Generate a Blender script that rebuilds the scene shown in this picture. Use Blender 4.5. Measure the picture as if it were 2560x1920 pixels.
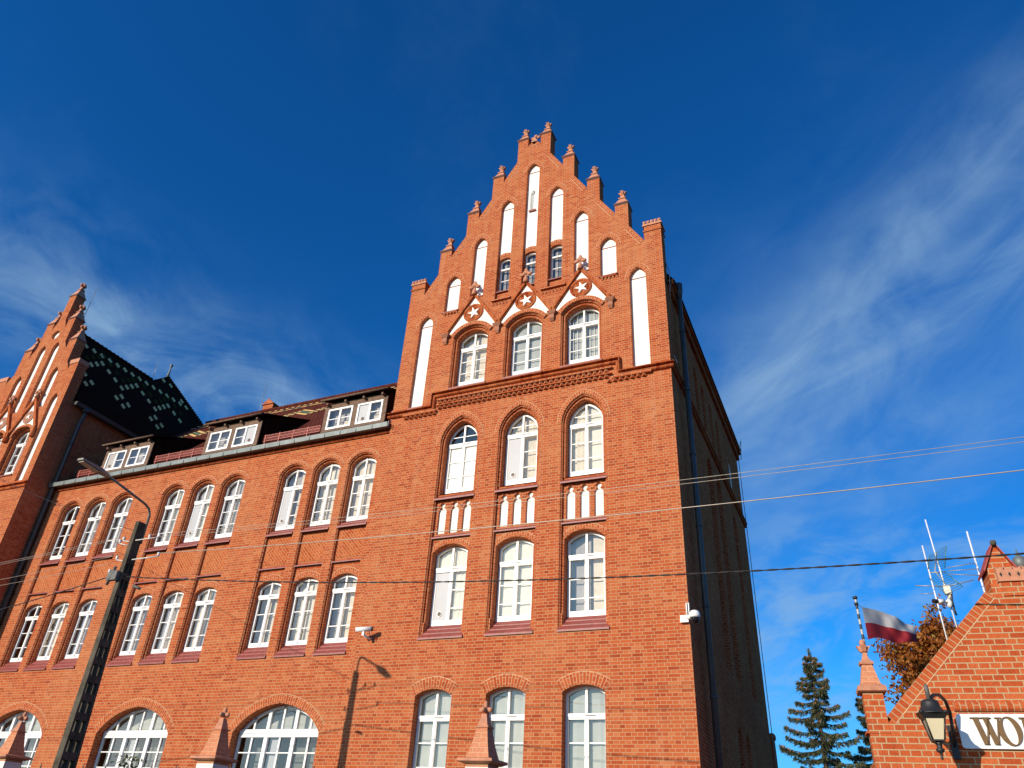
import bpy, math, random
from mathutils import Vector, Matrix, Quaternion
from mathutils.geometry import tessellate_polygon
R = math.radians
random.seed(7)
S = bpy.context.scene
COL = S.collection
for o in list(bpy.data.objects): bpy.data.objects.remove(o, do_unlink=True)

# ------------------------------------------------------------------ camera, sky, sun
ZC = 1.65                       # eye height; everything below is measured from the eye level and lifted at the end
CAMY = -16.9535
cd = bpy.data.cameras.new('camera'); cam = bpy.data.objects.new('camera', cd); COL.objects.link(cam)
cd.sensor_fit = 'HORIZONTAL'; cd.sensor_width = 36; cd.lens = 26.403; cd.clip_start = .05; cd.clip_end = 3000
M = Matrix(((0.914070892, 0.175226346, 0.365745994), (0.402288146, -0.505986219, -0.762982433), (0.051367809, 0.844555311, -0.532998757)))
cam.matrix_world = Matrix.Translation((0, CAMY, ZC)) @ M.to_4x4()
S.camera = cam
SUN = Vector((-.40, -1, .363)).normalized()
sl = bpy.data.lights.new('sun', 'SUN'); so = bpy.data.objects.new('sun', sl); COL.objects.link(so)
sl.energy = 4.6; sl.angle = R(.5); sl.color = (1, .87, .70)
so.rotation_euler = SUN.to_track_quat('Z', 'Y').to_euler(); so.location = (-20, -60, 40)
S.view_settings.view_transform = 'Standard'; S.view_settings.look = 'None'
S.view_settings.exposure = 0.15; S.view_settings.gamma = 1

W = bpy.data.worlds.new('World'); S.world = W; W.use_nodes = True
nt = W.node_tree; nt.nodes.clear()
class NG:
    def __init__(s, t): s.t = t
    def n(s, k, **kw):
        nd = s.t.nodes.new(k)
        for a, b in kw.items(): setattr(nd, a, b)
        return nd
    def l(s, a, b): s.t.links.new(a, b)
    def val(s, sock, x):
        if hasattr(x, 'is_output'): s.l(x, sock)
        else: sock.default_value = x
    def m(s, op, a, b=None, c=None):
        nd = s.n('ShaderNodeMath', operation=op)
        for i, x in enumerate((a, b, c)):
            if x is not None: s.val(nd.inputs[i], x)
        return nd.outputs[0]
    def dot(s, a, v):
        nd = s.n('ShaderNodeVectorMath', operation='DOT_PRODUCT'); s.val(nd.inputs[0], a); s.val(nd.inputs[1], v); return nd.outputs['Value']
    def mix(s, f, a, b, bt='MIX'):
        nd = s.n('ShaderNodeMix', data_type='RGBA', blend_type=bt); s.val(nd.inputs[0], f)
        for i, x in ((6, a), (7, b)):
            if hasattr(x, 'is_output'): s.l(x, nd.inputs[i])
            else: nd.inputs[i].default_value = (*x[:3], 1)
        return nd.outputs[2]
    def rng(s, x, a, b, c=0., d=1., sm=True):
        nd = s.n('ShaderNodeMapRange', interpolation_type='SMOOTHSTEP' if sm else 'LINEAR'); s.val(nd.inputs[0], x)
        for i, q in enumerate((a, b, c, d)): nd.inputs[i + 1].default_value = q
        return nd.outputs[0]
    def noise(s, v, sc, det=3., ro=.55, dist=0.):
        nd = s.n('ShaderNodeTexNoise'); s.val(nd.inputs['Vector'], v); nd.inputs['Scale'].default_value = sc
        nd.inputs['Detail'].default_value = det; nd.inputs['Roughness'].default_value = ro; nd.inputs['Distortion'].default_value = dist
        return nd.outputs[0]
    def xyz(s, a, b, c):
        nd = s.n('ShaderNodeCombineXYZ')
        for i, x in enumerate((a, b, c)): s.val(nd.inputs[i], x)
        return nd.outputs[0]
    def ramp(s, f, stops):
        nd = s.n('ShaderNodeValToRGB'); s.l(f, nd.inputs[0]); e = nd.color_ramp.elements
        while len(e) < len(stops): e.new(.5)
        for q, (p, c) in zip(e, stops): q.position = p; q.color = (*c, 1)
        return nd.outputs[0]
g = NG(nt)
sky = g.n('ShaderNodeTexSky', sky_type='NISHITA', sun_disc=False)
sky.sun_elevation = math.asin(SUN.z); sky.sun_rotation = math.atan2(SUN.x, SUN.y)
sky.air_density = 1.0; sky.dust_density = .35; sky.ozone_density = 3.2; sky.altitude = 100
gm = g.n('ShaderNodeGamma'); g.l(sky.outputs[0], gm.inputs[0]); gm.inputs[1].default_value = 1.06
hs = g.n('ShaderNodeHueSaturation'); hs.inputs['Saturation'].default_value = 1.12; hs.inputs['Value'].default_value = 1.
g.l(gm.outputs[0], hs.inputs['Color'])
skyc = g.mix(1., hs.outputs[0], (.15, .99, 1.60), 'MULTIPLY')
tc = g.n('ShaderNodeTexCoord'); nrm = g.n('ShaderNodeVectorMath', operation='NORMALIZE'); g.l(tc.outputs['Generated'], nrm.inputs[0]); dr = nrm.outputs[0]
def streak(a, b, w, rngc, amp, sa, sx, seed, lo=.38, hi=.72):
    a = Vector(a).normalized(); b = Vector(b).normalized(); n = a.cross(b).normalized(); c = (a + b).normalized(); t = n.cross(c)
    d = g.dot(dr, n); al = g.dot(dr, t); cc = g.dot(dr, c)
    gs = g.m('POWER', math.e, g.m('MULTIPLY', -1., g.m('POWER', g.m('ABSOLUTE', g.m('DIVIDE', d, w)), 2.)))
    mk = g.m('MULTIPLY', gs, g.rng(cc, math.cos(rngc), math.cos(rngc * .35)))
    v = g.xyz(g.m('MULTIPLY', al, sa), g.m('MULTIPLY', d, sx), seed)
    nz = g.rng(g.noise(v, 1., 7., .6, .7), lo, hi)
    return g.m('MULTIPLY', g.m('MULTIPLY', mk, nz), amp)
cl = None
for args in (((-.782, .350, .515), (-.59, .675, .445), .082, .42, .66, 6., 10., 1.3, .34, .80),
             ((-.74, .46, .49), (-.50, .75, .43), .06, .34, .40, 7., 11., 4.1, .38, .74),
             ((.255, .672, .695), (-.089, .862, .499), .036, .36, .44, 4., 13., 7.7, .20, .85),
             ((.30, .72, .64), (-.12, .88, .44), .12, .48, .54, 5., 9., 9.2, .25, .82),
             ((.235, .78, .58), (-.003, .858, .514), .05, .40, .26, 3., 18., 12.4, .35, .75),
             ((.235, .86, .45), (-.05, .92, .40), .05, .35, .24, 4., 14., 15.4, .35, .75),
             ((.10, .95, .25), (-.06, .96, .24), .12, .28, .60, 9., 18., 21.4, .40, .72)):
    k = streak(*args); cl = k if cl is None else g.m('ADD', cl, k)
thin = g.rng(g.noise(dr, 2.6, 6., .6, .4), .48, .82, 0., .07)
cl = g.m('MINIMUM', g.m('ADD', cl, thin), .85)
SKYS = .085
cloudc = g.mix(1., skyc, (.27 / SKYS, .44 / SKYS, .63 / SKYS), 'MIX')
# unseen hazy cloud bank behind the camera, low sunward, added to brighten window reflections
sep = g.n('ShaderNodeSeparateXYZ'); g.l(dr, sep.inputs[0])
hz = g.m('MULTIPLY', g.rng(g.dot(dr, Vector((-.50, -.85, .12)).normalized()), .62, .97), g.rng(sep.outputs[2], .62, .25))
hz = g.m('MULTIPLY', hz, g.rng(g.noise(dr, 3.4, 6., .6, .6), .30, .66, .25, 1.))
hazec = (1.5 / SKYS, 1.62 / SKYS, 1.58 / SKYS)
cl = g.m('MINIMUM', g.m('ADD', cl, g.rng(sep.outputs[2], .26, -.02, 0., .42)), .9)
bg = g.n('ShaderNodeBackground'); g.l(g.mix(hz, g.mix(cl, skyc, cloudc), hazec), bg.inputs[0]); bg.inputs[1].default_value = SKYS
ow = g.n('ShaderNodeOutputWorld'); g.l(bg.outputs[0], ow.inputs[0])

# ------------------------------------------------------------------ materials
def mat(name):
    m = bpy.data.materials.new(name); m.use_nodes = True; t = m.node_tree; t.nodes.clear()
    g = NG(t); p = g.n('ShaderNodeBsdfPrincipled'); o = g.n('ShaderNodeOutputMaterial'); g.l(p.outputs[0], o.inputs[0])
    return m, g, p
def plain(name, c, rough=.7, var=.12, sc=3., metal=0., bump=0., spec=None):
    m, g, p = mat(name); tcd = g.n('ShaderNodeTexCoord'); v = tcd.outputs['Object']
    nz = g.noise(v, sc, 5., .6)
    f = g.rng(nz, .3, .7, 1 - var, 1 + var, False)
    mx = g.n('ShaderNodeVectorMath', operation='SCALE'); mx.inputs[0].default_value = c; g.l(f, mx.inputs['Scale'])
    g.l(mx.outputs[0], p.inputs['Base Color']); p.inputs['Roughness'].default_value = rough; p.inputs['Metallic'].default_value = metal
    if spec is not None: p.inputs['Specular IOR Level'].default_value = spec
    if bump:
        b = g.n('ShaderNodeBump'); b.inputs['Strength'].default_value = bump; b.inputs['Distance'].default_value = .02
        g.l(g.noise(v, sc * 12, 4.), b.inputs['Height']); g.l(b.outputs[0], p.inputs['Normal'])
    return m
def brick(name, stops, mortar, bw=.264, bh=.077, ms=.0058, sq=.5, rot=0., pale=(.50, .20, .085), pf=.35, rough=.85):
    m, g, p = mat(name); uv = g.n('ShaderNodeUVMap').outputs[0]
    mp = g.n('ShaderNodeMapping'); g.l(uv, mp.inputs[0]); mp.inputs['Rotation'].default_value = (0, 0, rot)
    bt = g.n('ShaderNodeTexBrick', offset=.5, offset_frequency=2, squash=sq, squash_frequency=2)
    g.l(mp.outputs[0], bt.inputs['Vector'])
    bt.inputs['Color1'].default_value = (0, 0, 0, 1); bt.inputs['Color2'].default_value = (1, 1, 1, 1); bt.inputs['Mortar'].default_value = (.5, .5, .5, 1)
    bt.inputs['Scale'].default_value = 1; bt.inputs['Mortar Size'].default_value = ms; bt.inputs['Mortar Smooth'].default_value = .15
    bt.inputs['Bias'].default_value = 0; bt.inputs['Brick Width'].default_value = bw; bt.inputs['Row Height'].default_value = bh
    col = g.ramp(bt.outputs['Color'], stops)
    geo = g.n('ShaderNodeNewGeometry').outputs['Position']
    n1 = g.rng(g.noise(geo, .55, 5., .62, .3), .42, .72, 0., pf)
    col = g.mix(n1, col, pale)
    n2 = g.rng(g.noise(geo, 38., 3.), .3, .7, .82, 1.16, False)
    sc = g.n('ShaderNodeVectorMath', operation='SCALE'); g.l(col, sc.inputs[0]); g.l(n2, sc.inputs['Scale'])
    st = g.rng(g.noise(geo, 1.7, 6., .7), .60, .82, 0., .22)
    col = g.mix(st, sc.outputs[0], (.12, .04, .02))
    mpg = g.n('ShaderNodeMapping'); g.l(geo, mpg.inputs[0]); mpg.inputs['Scale'].default_value = (2.2, 2.2, .16)
    col = g.mix(g.rng(g.noise(mpg.outputs[0], 1., 6., .65, .2), .52, .80, 0., .34), col, (.52, .25, .13))
    col = g.mix(g.rng(g.noise(mpg.outputs[0], 1.7, 5., .65, .2), .60, .85, 0., .35), col, (.16, .045, .02))
    col = g.mix(bt.outputs['Fac'], col, mortar)
    g.l(col, p.inputs['Base Color']); p.inputs['Roughness'].default_value = rough
    p.inputs['Specular IOR Level'].default_value = .0
    b = g.n('ShaderNodeBump', invert=True); b.inputs['Strength'].default_value = .5; b.inputs['Distance'].default_value = .008
    g.l(bt.outputs['Fac'], b.inputs['Height']); g.l(b.outputs[0], p.inputs['Normal'])
    return m
BST = [(0., (.29, .050, .018)), (.12, (.355, .068, .023)), (.5, (.405, .087, .029)), (.85, (.44, .106, .036)), (1., (.46, .145, .056))]
MB_ = brick('old brick masonry', BST, (.46, .265, .15), ms=.0066)
MARCH = brick('arch brick', BST[1:4], (.54, .33, .19), ms=.0065, pf=.2)
MJOINT = plain('pale pointing mortar', (.56, .36, .20), .9, .15, 6.)
MROLL = brick('moulded brick', [(0., (.27, .045, .016)), (1., (.46, .12, .04))], (.40, .22, .11), bw=.132, bh=.30, ms=.005, sq=1.)
MHERR = brick('herringbone brick', [(0., (.34, .066, .022)), (1., (.44, .115, .038))], (.49, .27, .14), rot=R(45), pf=.3, ms=.006)
MGATE = brick('gatehouse brick', [(0., (.37, .066, .022)), (.5, (.44, .088, .028)), (1., (.49, .118, .04))], (.44, .32, .18), ms=.0075, pf=.1)
MGRING = brick('gatehouse coping brick', [(0., (.37, .066, .022)), (1., (.49, .118, .04))], (.44, .32, .18), bw=.5, ms=.006, sq=1., pf=.1)
MTILEP = brick('pinnacle brick tile', [(0., (.46, .17, .085)), (1., (.56, .235, .125))], (.60, .36, .22), bw=.2, bh=.07, ms=.004, sq=1., pf=.15, pale=(.55, .3, .2))
MTERRA = plain('terracotta', (.50, .215, .12), .8, .2, 9., bump=.25)
MTERRAD = plain('weathered terracotta', (.36, .15, .085), .85, .3, 9., bump=.3)
MSILL = plain('glazed sill tile', (.25, .055, .042), .5, .25, 10.)
MWHITE = plain('white plaster', (.82, .80, .74), .85, .04, 2.)
def stains(m, c):
    g = NG(m.node_tree); p = [n for n in m.node_tree.nodes if n.type == 'BSDF_PRINCIPLED'][0]; src = p.inputs['Base Color'].links[0].from_socket
    geo = g.n('ShaderNodeNewGeometry').outputs['Position']; mp = g.n('ShaderNodeMapping'); g.l(geo, mp.inputs[0]); mp.inputs['Scale'].default_value = (7, 7, .8)
    a = g.rng(g.noise(mp.outputs[0], 1., 6., .65, .4), .50, .80, 0., .55); b = g.rng(g.noise(geo, 3.1, 6., .65), .55, .80, 0., .45)
    g.l(g.mix(g.m('MAXIMUM', a, b), src, c), p.inputs['Base Color'])
stains(MWHITE, (.50, .46, .40))
MPVC = plain('white window frame', (.82, .82, .80), .4, .02, 2.)
MCURT = plain('cream curtain', (.72, .63, .50), .9, .12, 4.)
MNET = plain('grey net curtain', (.40, .37, .35), .9, .15, 2.)
MFLAT = plain('grey green net and pane reflection', (.44, .45, .41), .9, .12, 1.5)
MPALE = plain('pale net curtain', (.74, .70, .60), .9, .08, 2.)
MBLIND = plain('white blind', (.86, .83, .77), .9, .03, 2.)
MPANEL = plain('white infill panel', (.40, .41, .43), .5, .05, 2.)
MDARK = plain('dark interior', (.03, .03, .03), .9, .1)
MDIM = plain('grey window backing', (.15, .16, .145), .9, .2, 1.)
MDARKTILE = plain('dark vent hole', (.10, .07, .04), .6, .1)
MZINC = plain('zinc gutter', (.155, .18, .18), .55, .22, 4., metal=.25)
MPIPE = plain('grey downpipe', (.065, .068, .07), .5, .15, 3., metal=.2)
MWOOD = plain('weathered dark wood', (.15, .085, .052), .8, .35, 8.)
MCAPD = plain('dark cap slab', (.16, .07, .055), .8, .2, 6.)
MREDM = plain('red painted metal', (.42, .085, .055), .5, .1, 5.)
MROD = plain('galvanised rod', (.34, .33, .31), .45, .1, 5., metal=.5)
MALU = plain('aluminium mast', (.80, .80, .80), .4, .04, 9., metal=.15)
MGRN = plain('green oxidised aerial metal', (.10, .22, .19), .5, .2, 9., metal=.3)
MBLK = plain('black iron', (.018, .018, .018), .5, .2, 9., bump=.1)
MIRON = plain('grey iron cap', (.10, .10, .095), .6, .2, 9.)
MCONC = plain('weathered concrete', (.09, .08, .062), .95, .45, 3., bump=.4, spec=0.)
MCONCD = plain('dark sooty concrete', (.035, .030, .024), .95, .3, 3., bump=.4)
MPLASTIC = plain('white camera plastic', (.78, .78, .76), .35, .03, 5.)
MSMOKE = plain('black camera glass', (.01, .01, .012), .1, .1, 5.)
MWIRE = plain('bright wire', (.42, .36, .29), .45, .15, 2., metal=.3)
MCABLE = plain('black cable', (.012, .012, .012), .6, .1, 2.)
MGOLD = plain('bronze letter paint', (.155, .085, .025), .5, .1, 9.)
MSIGN = plain('white sign board', (.84, .84, .83), .4, .02, 2.)
MMILK = plain('milky lantern glass', (.62, .54, .36), .25, .04, 3.)
MPORC = plain('porcelain', (.7, .68, .64), .25, .1, 5.)
MLAMP = plain('grey lamp housing', (.17, .155, .13), .5, .1, 5.)
MLENS = plain('lamp lens', (.50, .44, .32), .3, .1, 5.)
MBARK = plain('bark', (.055, .038, .026), .95, .35, 12., bump=.5)
MSTONE = plain('pale painted stone block', (.70, .68, .63), .8, .08, 4.)
def tiles(name, c1, c2):
    m, g, p = mat(name); uv = g.n('ShaderNodeUVMap').outputs[0]
    bt = g.n('ShaderNodeTexBrick', offset=.5, offset_frequency=2); g.l(uv, bt.inputs[0])
    bt.inputs['Color1'].default_value = (*c1, 1); bt.inputs['Color2'].default_value = (*c2, 1); bt.inputs['Mortar'].default_value = (.012, .006, .005, 1)
    bt.inputs['Scale'].default_value = 1; bt.inputs['Mortar Size'].default_value = .009; bt.inputs['Brick Width'].default_value = .18; bt.inputs['Row Height'].default_value = .15
    g.l(bt.outputs['Color'], p.inputs['Base Color']); p.inputs['Roughness'].default_value = .85; p.inputs['Specular IOR Level'].default_value = .02
    b = g.n('ShaderNodeBump', invert=True); b.inputs['Strength'].default_value = .8; b.inputs['Distance'].default_value = .02
    g.l(bt.outputs['Fac'], b.inputs['Height']); g.l(b.outputs[0], p.inputs['Normal'])
    return m
MTILE = tiles('maroon roof tile', (.080, .022, .016), (.13, .036, .024))
MTILED = tiles('dark glazed roof tile', (.028, .011, .006), (.040, .015, .008))
MCREAM = plain('cream glazed tile', (.84, .55, .23), .8, .15, 6., spec=0.)
MGREENT = plain('green glazed tile', (.13, .25, .13), .5, .2, 6.)
MDGREEN = plain('dark green glazed tile', (.045, .045, .012), .8, .2, 6., spec=0.)
MREDTILE = plain('red clay tile', (.36, .06, .045), .6, .15, 8.)
# window glass: see-through with a mirror-like sky reflection
def glass(name, tint, k):
    m = bpy.data.materials.new(name); m.use_nodes = True; t = m.node_tree; t.nodes.clear(); g = NG(t)
    tr = g.n('ShaderNodeBsdfTransparent'); tr.inputs[0].default_value = (*tint, 1)
    gl = g.n('ShaderNodeBsdfGlossy'); gl.inputs['Roughness'].default_value = .015; gl.inputs[0].default_value = (.95, .97, 1, 1)
    tcd = g.n('ShaderNodeTexCoord'); b = g.n('ShaderNodeBump'); b.inputs['Strength'].default_value = .06; b.inputs['Distance'].default_value = .05
    g.l(g.noise(tcd.outputs['Object'], 1.3, 2.), b.inputs['Height']); g.l(b.outputs[0], gl.inputs['Normal'])
    fr = g.n('ShaderNodeFresnel'); fr.inputs[0].default_value = 1.5
    f = g.m('MINIMUM', g.m('MULTIPLY', fr.outputs[0], k), 1.)
    mx = g.n('ShaderNodeMixShader'); g.l(f, mx.inputs[0]); g.l(tr.outputs[0], mx.inputs[1]); g.l(gl.outputs[0], mx.inputs[2])
    o = g.n('ShaderNodeOutputMaterial'); g.l(mx.outputs[0], o.inputs[0]); return m
MGLASS = glass('window glass', (.92, .93, .93), 2.3)
def leafmat(name, stops):
    m, g, p = mat(name); oi = g.n('ShaderNodeNewGeometry'); c = g.ramp(oi.outputs['Random Per Island'], stops)
    g.l(c, p.inputs['Base Color']); p.inputs['Roughness'].default_value = .65
    tl = g.n('ShaderNodeBsdfTranslucent'); g.l(c, tl.inputs[0]); mx = g.n('ShaderNodeMixShader'); mx.inputs[0].default_value = .4
    g.l(p.outputs[0], mx.inputs[1]); g.l(tl.outputs[0], mx.inputs[2])
    o = [n for n in m.node_tree.nodes if n.type == 'OUTPUT_MATERIAL'][0]; g.l(mx.outputs[0], o.inputs[0]); return m
MNEEDLE = leafmat('blue green spruce needles', [(0., (.045, .06, .028)), (.5, (.095, .115, .048)), (1., (.18, .185, .075))])
MCONE = leafmat('brown spruce cones', [(0., (.20, .09, .04)), (1., (.42, .21, .09))])
MRUST = leafmat('rusty autumn leaves', [(0., (.16, .05, .010)), (.4, (.36, .105, .015)), (.8, (.52, .19, .025)), (1., (.28, .20, .04))])
MLEAF = leafmat('green leaves', [(0., (.03, .05, .012)), (1., (.09, .13, .035))])

# ------------------------------------------------------------------ mesh helpers
class MB:
    def __init__(s): s.v = []; s.f = []; s.uv = []; s.mi = []; s.sm = []
    def face(s, pts, uv=None, m=0, sm=False):
        pts = [Vector(p) for p in pts]; i = len(s.v); s.v += [tuple(p) for p in pts]; s.f.append(list(range(i, i + len(pts)))); s.mi.append(m); s.sm.append(sm)
        if uv is None:
            n = Vector((0, 0, 0))
            for k in range(len(pts)): n += pts[k].cross(pts[(k + 1) % len(pts)])
            if n.length == 0: n = Vector((0, -1, 0))
            ax, ay, az = abs(n.x), abs(n.y), abs(n.z)
            if ay >= ax and ay >= az * .6: uv = [(p.x, p.z) for p in pts]
            elif ax >= az * .6: uv = [(p.y + .066, p.z) for p in pts]
            else: uv = [(p.x, p.y) for p in pts]
        s.uv += uv
    def box(s, x0, x1, y0, y1, z0, z1, m=0):
        a = [(x0, y0, z0), (x1, y0, z0), (x1, y1, z0), (x0, y1, z0), (x0, y0, z1), (x1, y0, z1), (x1, y1, z1), (x0, y1, z1)]
        for q in ((0, 1, 5, 4), (1, 2, 6, 5), (2, 3, 7, 6), (3, 0, 4, 7), (4, 5, 6, 7), (3, 2, 1, 0)): s.face([a[i] for i in q], m=m)
    def hexa(s, a, b, m=0):      # two quads (4 pts each) joined
        s.face(a[::-1], m=m); s.face(b, m=m)
        for i in range(4): s.face([a[i], a[(i + 1) % 4], b[(i + 1) % 4], b[i]], m=m)
    def poly(s, outer, holes, y, m=0):   # xz outlines at depth y
        loops = [[Vector((p[0], p[1], 0)) for p in outer]] + [[Vector((p[0], p[1], 0)) for p in h] for h in holes]
        fl = [p for l in loops for p in l]
        for t in tessellate_polygon(loops): s.face([(fl[i].x, y, fl[i].y) for i in t], uv=[(fl[i].x, fl[i].y) for i in t], m=m)
    def polyx(s, outer, holes, x, m=0):  # yz outlines at x
        loops = [[Vector((p[0], p[1], 0)) for p in outer]] + [[Vector((p[0], p[1], 0)) for p in h] for h in holes]
        fl = [p for l in loops for p in l]
        for t in tessellate_polygon(loops): s.face([(x, fl[i].x, fl[i].y) for i in t], uv=[(fl[i].x, fl[i].y) for i in t], m=m)
    def strip(s, A, ya, B, yb, closed=True, m=0, skip=(), sm=False):
        n = len(A)
        for i in range(n if closed else n - 1):
            if i in skip: continue
            j = (i + 1) % n
            s.face([(A[i][0], ya, A[i][1]), (A[j][0], ya, A[j][1]), (B[j][0], yb, B[j][1]), (B[i][0], yb, B[i][1])], m=m, sm=sm)
    def prism(s, o, y0, y1, m=0, back=True):
        s.poly(o, [], y0, m); s.strip(o, y0, o, y1, m=m)
        if back: s.poly(o, [], y1, m)
    def prismx(s, o, x0, x1, m=0):
        s.polyx(o, [], x0, m); s.polyx(o, [], x1, m); n = len(o)
        for i in range(n):
            j = (i + 1) % n; s.face([(x0, *o[i]), (x0, *o[j]), (x1, *o[j]), (x1, *o[i])], m=m)
    def ring(s, A, B, y, m=0, w=.264):   # arch of voussoirs between two open outlines
        L = 0
        for i in range(len(A) - 1):
            d = (Vector(B[i + 1]) - Vector(B[i])).length * .5 + (Vector(A[i + 1]) - Vector(A[i])).length * .5
            wi = (Vector(B[i]) - Vector(A[i])).length; wj = (Vector(B[i + 1]) - Vector(A[i + 1])).length
            s.face([(A[i][0], y, A[i][1]), (B[i][0], y, B[i][1]), (B[i + 1][0], y, B[i + 1][1]), (A[i + 1][0], y, A[i + 1][1])],
                   uv=[(0, L), (wi, L), (wj, L + d), (0, L + d)], m=m); L += d
    def tube(s, path, r, n=8, m=0, cap=True, sm=True):
        P = [Vector(p) for p in path]; rr = r if isinstance(r, (list, tuple)) else [r] * len(P); rings = []
        up = None
        for i, p in enumerate(P):
            t = (P[min(i + 1, len(P) - 1)] - P[max(i - 1, 0)]).normalized()
            if up is None: up = Vector((0, 0, 1)) if abs(t.z) < .9 else Vector((0, 1, 0))
            a = t.cross(up); a = a.normalized() if a.length > 1e-6 else Vector((1, 0, 0)); b = a.cross(t).normalized(); up = b
            rings.append([p + (a * math.cos(2 * math.pi * k / n) + b * math.sin(2 * math.pi * k / n)) * rr[i] for k in range(n)])
        for i in range(len(P) - 1):
            for k in range(n): j = (k + 1) % n; s.face([rings[i][k], rings[i][j], rings[i + 1][j], rings[i + 1][k]], m=m, sm=sm)
        if cap: s.face(rings[0][::-1], m=m); s.face(rings[-1], m=m)
    def lathe(s, prof, cx, cy, n=16, m=0, ph=0., sm=True):   # (r, z) profile
        rg = [[(cx + r * math.cos(2 * math.pi * k / n + ph), cy + r * math.sin(2 * math.pi * k / n + ph), z) for k in range(n)] for r, z in prof]
        for i in range(len(prof) - 1):
            for k in range(n): j = (k + 1) % n; s.face([rg[i][k], rg[i][j], rg[i + 1][j], rg[i + 1][k]], m=m, sm=sm)
        s.face(rg[0][::-1], m=m); s.face(rg[-1], m=m)
    def blob(s, c, rx, ry, rz, n=8, k=6, m=0):
        rows = []
        for i in range(k + 1):
            t = math.pi * i / k; rows.append([(c[0] + rx * math.sin(t) * math.cos(2 * math.pi * j / n), c[1] + ry * math.sin(t) * math.sin(2 * math.pi * j / n), c[2] + rz * math.cos(t)) for j in range(n)])
        for i in range(k):
            for j in range(n):
                q = (j + 1) % n
                if i == 0: s.face([rows[0][0], rows[1][j], rows[1][q]], m=m, sm=True)
                elif i == k - 1: s.face([rows[i][j], rows[k][0], rows[i][q]], m=m, sm=True)
                else: s.face([rows[i][j], rows[i + 1][j], rows[i + 1][q], rows[i][q]], m=m, sm=True)
    def build(s, name, mats, parent=None):
        me = bpy.data.meshes.new(name); me.from_pydata(s.v, [], s.f)
        ul = me.uv_layers.new(name='UVMap'); ul.data.foreach_set('uv', [c for q in s.uv for c in q])
        for q in (mats if isinstance(mats, (list, tuple)) else [mats]): me.materials.append(q)
        me.polygons.foreach_set('material_index', s.mi); me.polygons.foreach_set('use_smooth', s.sm); me.update()
        if any(s.sm):
            import bmesh
            bm = bmesh.new(); bm.from_mesh(me); bmesh.ops.remove_doubles(bm, verts=bm.verts, dist=1e-5); bm.to_mesh(me); bm.free()
        o = bpy.data.objects.new(name, me); COL.objects.link(o)
        if parent: o.parent = parent
        return o
def tag(o, label=None, cat=None, group=None, kind=None):
    if label: o['label'] = label
    if cat: o['category'] = cat
    if group: o['group'] = group
    if kind: o['kind'] = kind
    return o
def empty(name, loc=(0, 0, 0), rz=0., label=None, cat=None, group=None):
    o = bpy.data.objects.new(name, None); COL.objects.link(o); o.location = loc; o.rotation_euler = (0, 0, rz); o.empty_display_size = .3
    return tag(o, label, cat, group)
def copy_tree(o, parent=None):
    c = o.copy(); COL.objects.link(c)
    if parent: c.parent = parent
    for ch in list(o.children): copy_tree(ch, c)
    return c

# outlines in xz: bottom-left, bottom-right, then up the right side, over the arch, down the left
def arch(kind, xc, h, zs, rise, n=14):
    """open list of points from right spring over the apex to left spring"""
    if kind == 'rect' or rise <= 0: return [(xc + h, zs), (xc - h, zs)]
    P = []
    if kind == 'seg':
        Rr = (h * h + rise * rise) / (2 * rise); a0 = math.asin(min(1, h / Rr))
        if rise > h: a0 = math.pi - a0
        for i in range(2 * n + 1):
            a = a0 - 2 * a0 * i / (2 * n); P.append((xc + Rr * math.sin(a), zs + rise - Rr + Rr * math.cos(a)))
    elif kind == 'basket':
        for i in range(2 * n + 1):
            t = -1 + 2 * i / (2 * n); x = -t; P.append((xc + h * x, zs + rise * (1 - abs(x) ** 2.6) ** (1 / 1.7)))
    elif kind == 'gothic':
        Rr = (rise * rise + h * h) / (2 * h); a1 = math.acos((Rr - h) / Rr)
        for i in range(n + 1): a = a1 * i / n; P.append((xc + h - Rr + Rr * math.cos(a), zs + Rr * math.sin(a)))
        P += [(2 * xc - x, z) for x, z in P[-2::-1]]
    elif kind == 'tudor':
        A = Vector((h, 0)); B = Vector((0, rise)); Cc = Vector((h * .70, rise * .86))
        for i in range(n + 1): t = i / n; q = A * (1 - t) ** 2 + Cc * 2 * t * (1 - t) + B * t * t; P.append((xc + q.x, zs + q.y))
        P += [(2 * xc - x, z) for x, z in P[-2::-1]]
    return P
def outline(kind, xc, h, zb, zs, rise, n=14):
    return [(xc - h, zb), (xc + h, zb)] + arch(kind, xc, h, zs, rise, n)
def inset(kind, xc, h, zb, zs, rise, d, n=14, db=None):
    """outline shrunk by d at the sides and arch (db at the bottom)"""
    h2 = h - d
    if kind == 'gothic':
        Rr = (rise * rise + h * h) / (2 * h) - d; c = (rise * rise + h * h) / (2 * h) - h; r2 = math.sqrt(max(1e-6, Rr * Rr - c * c))
    else: r2 = rise * (1 - d / h * .5) if rise > 0 else 0
    zs2 = zs if kind in ('gothic', 'rect') else zs + (rise - d) - r2
    if kind == 'rect': zs2 = zs - d
    return outline(kind, xc, h2, zb + (d if db is None else db), zs2, r2, n)

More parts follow.
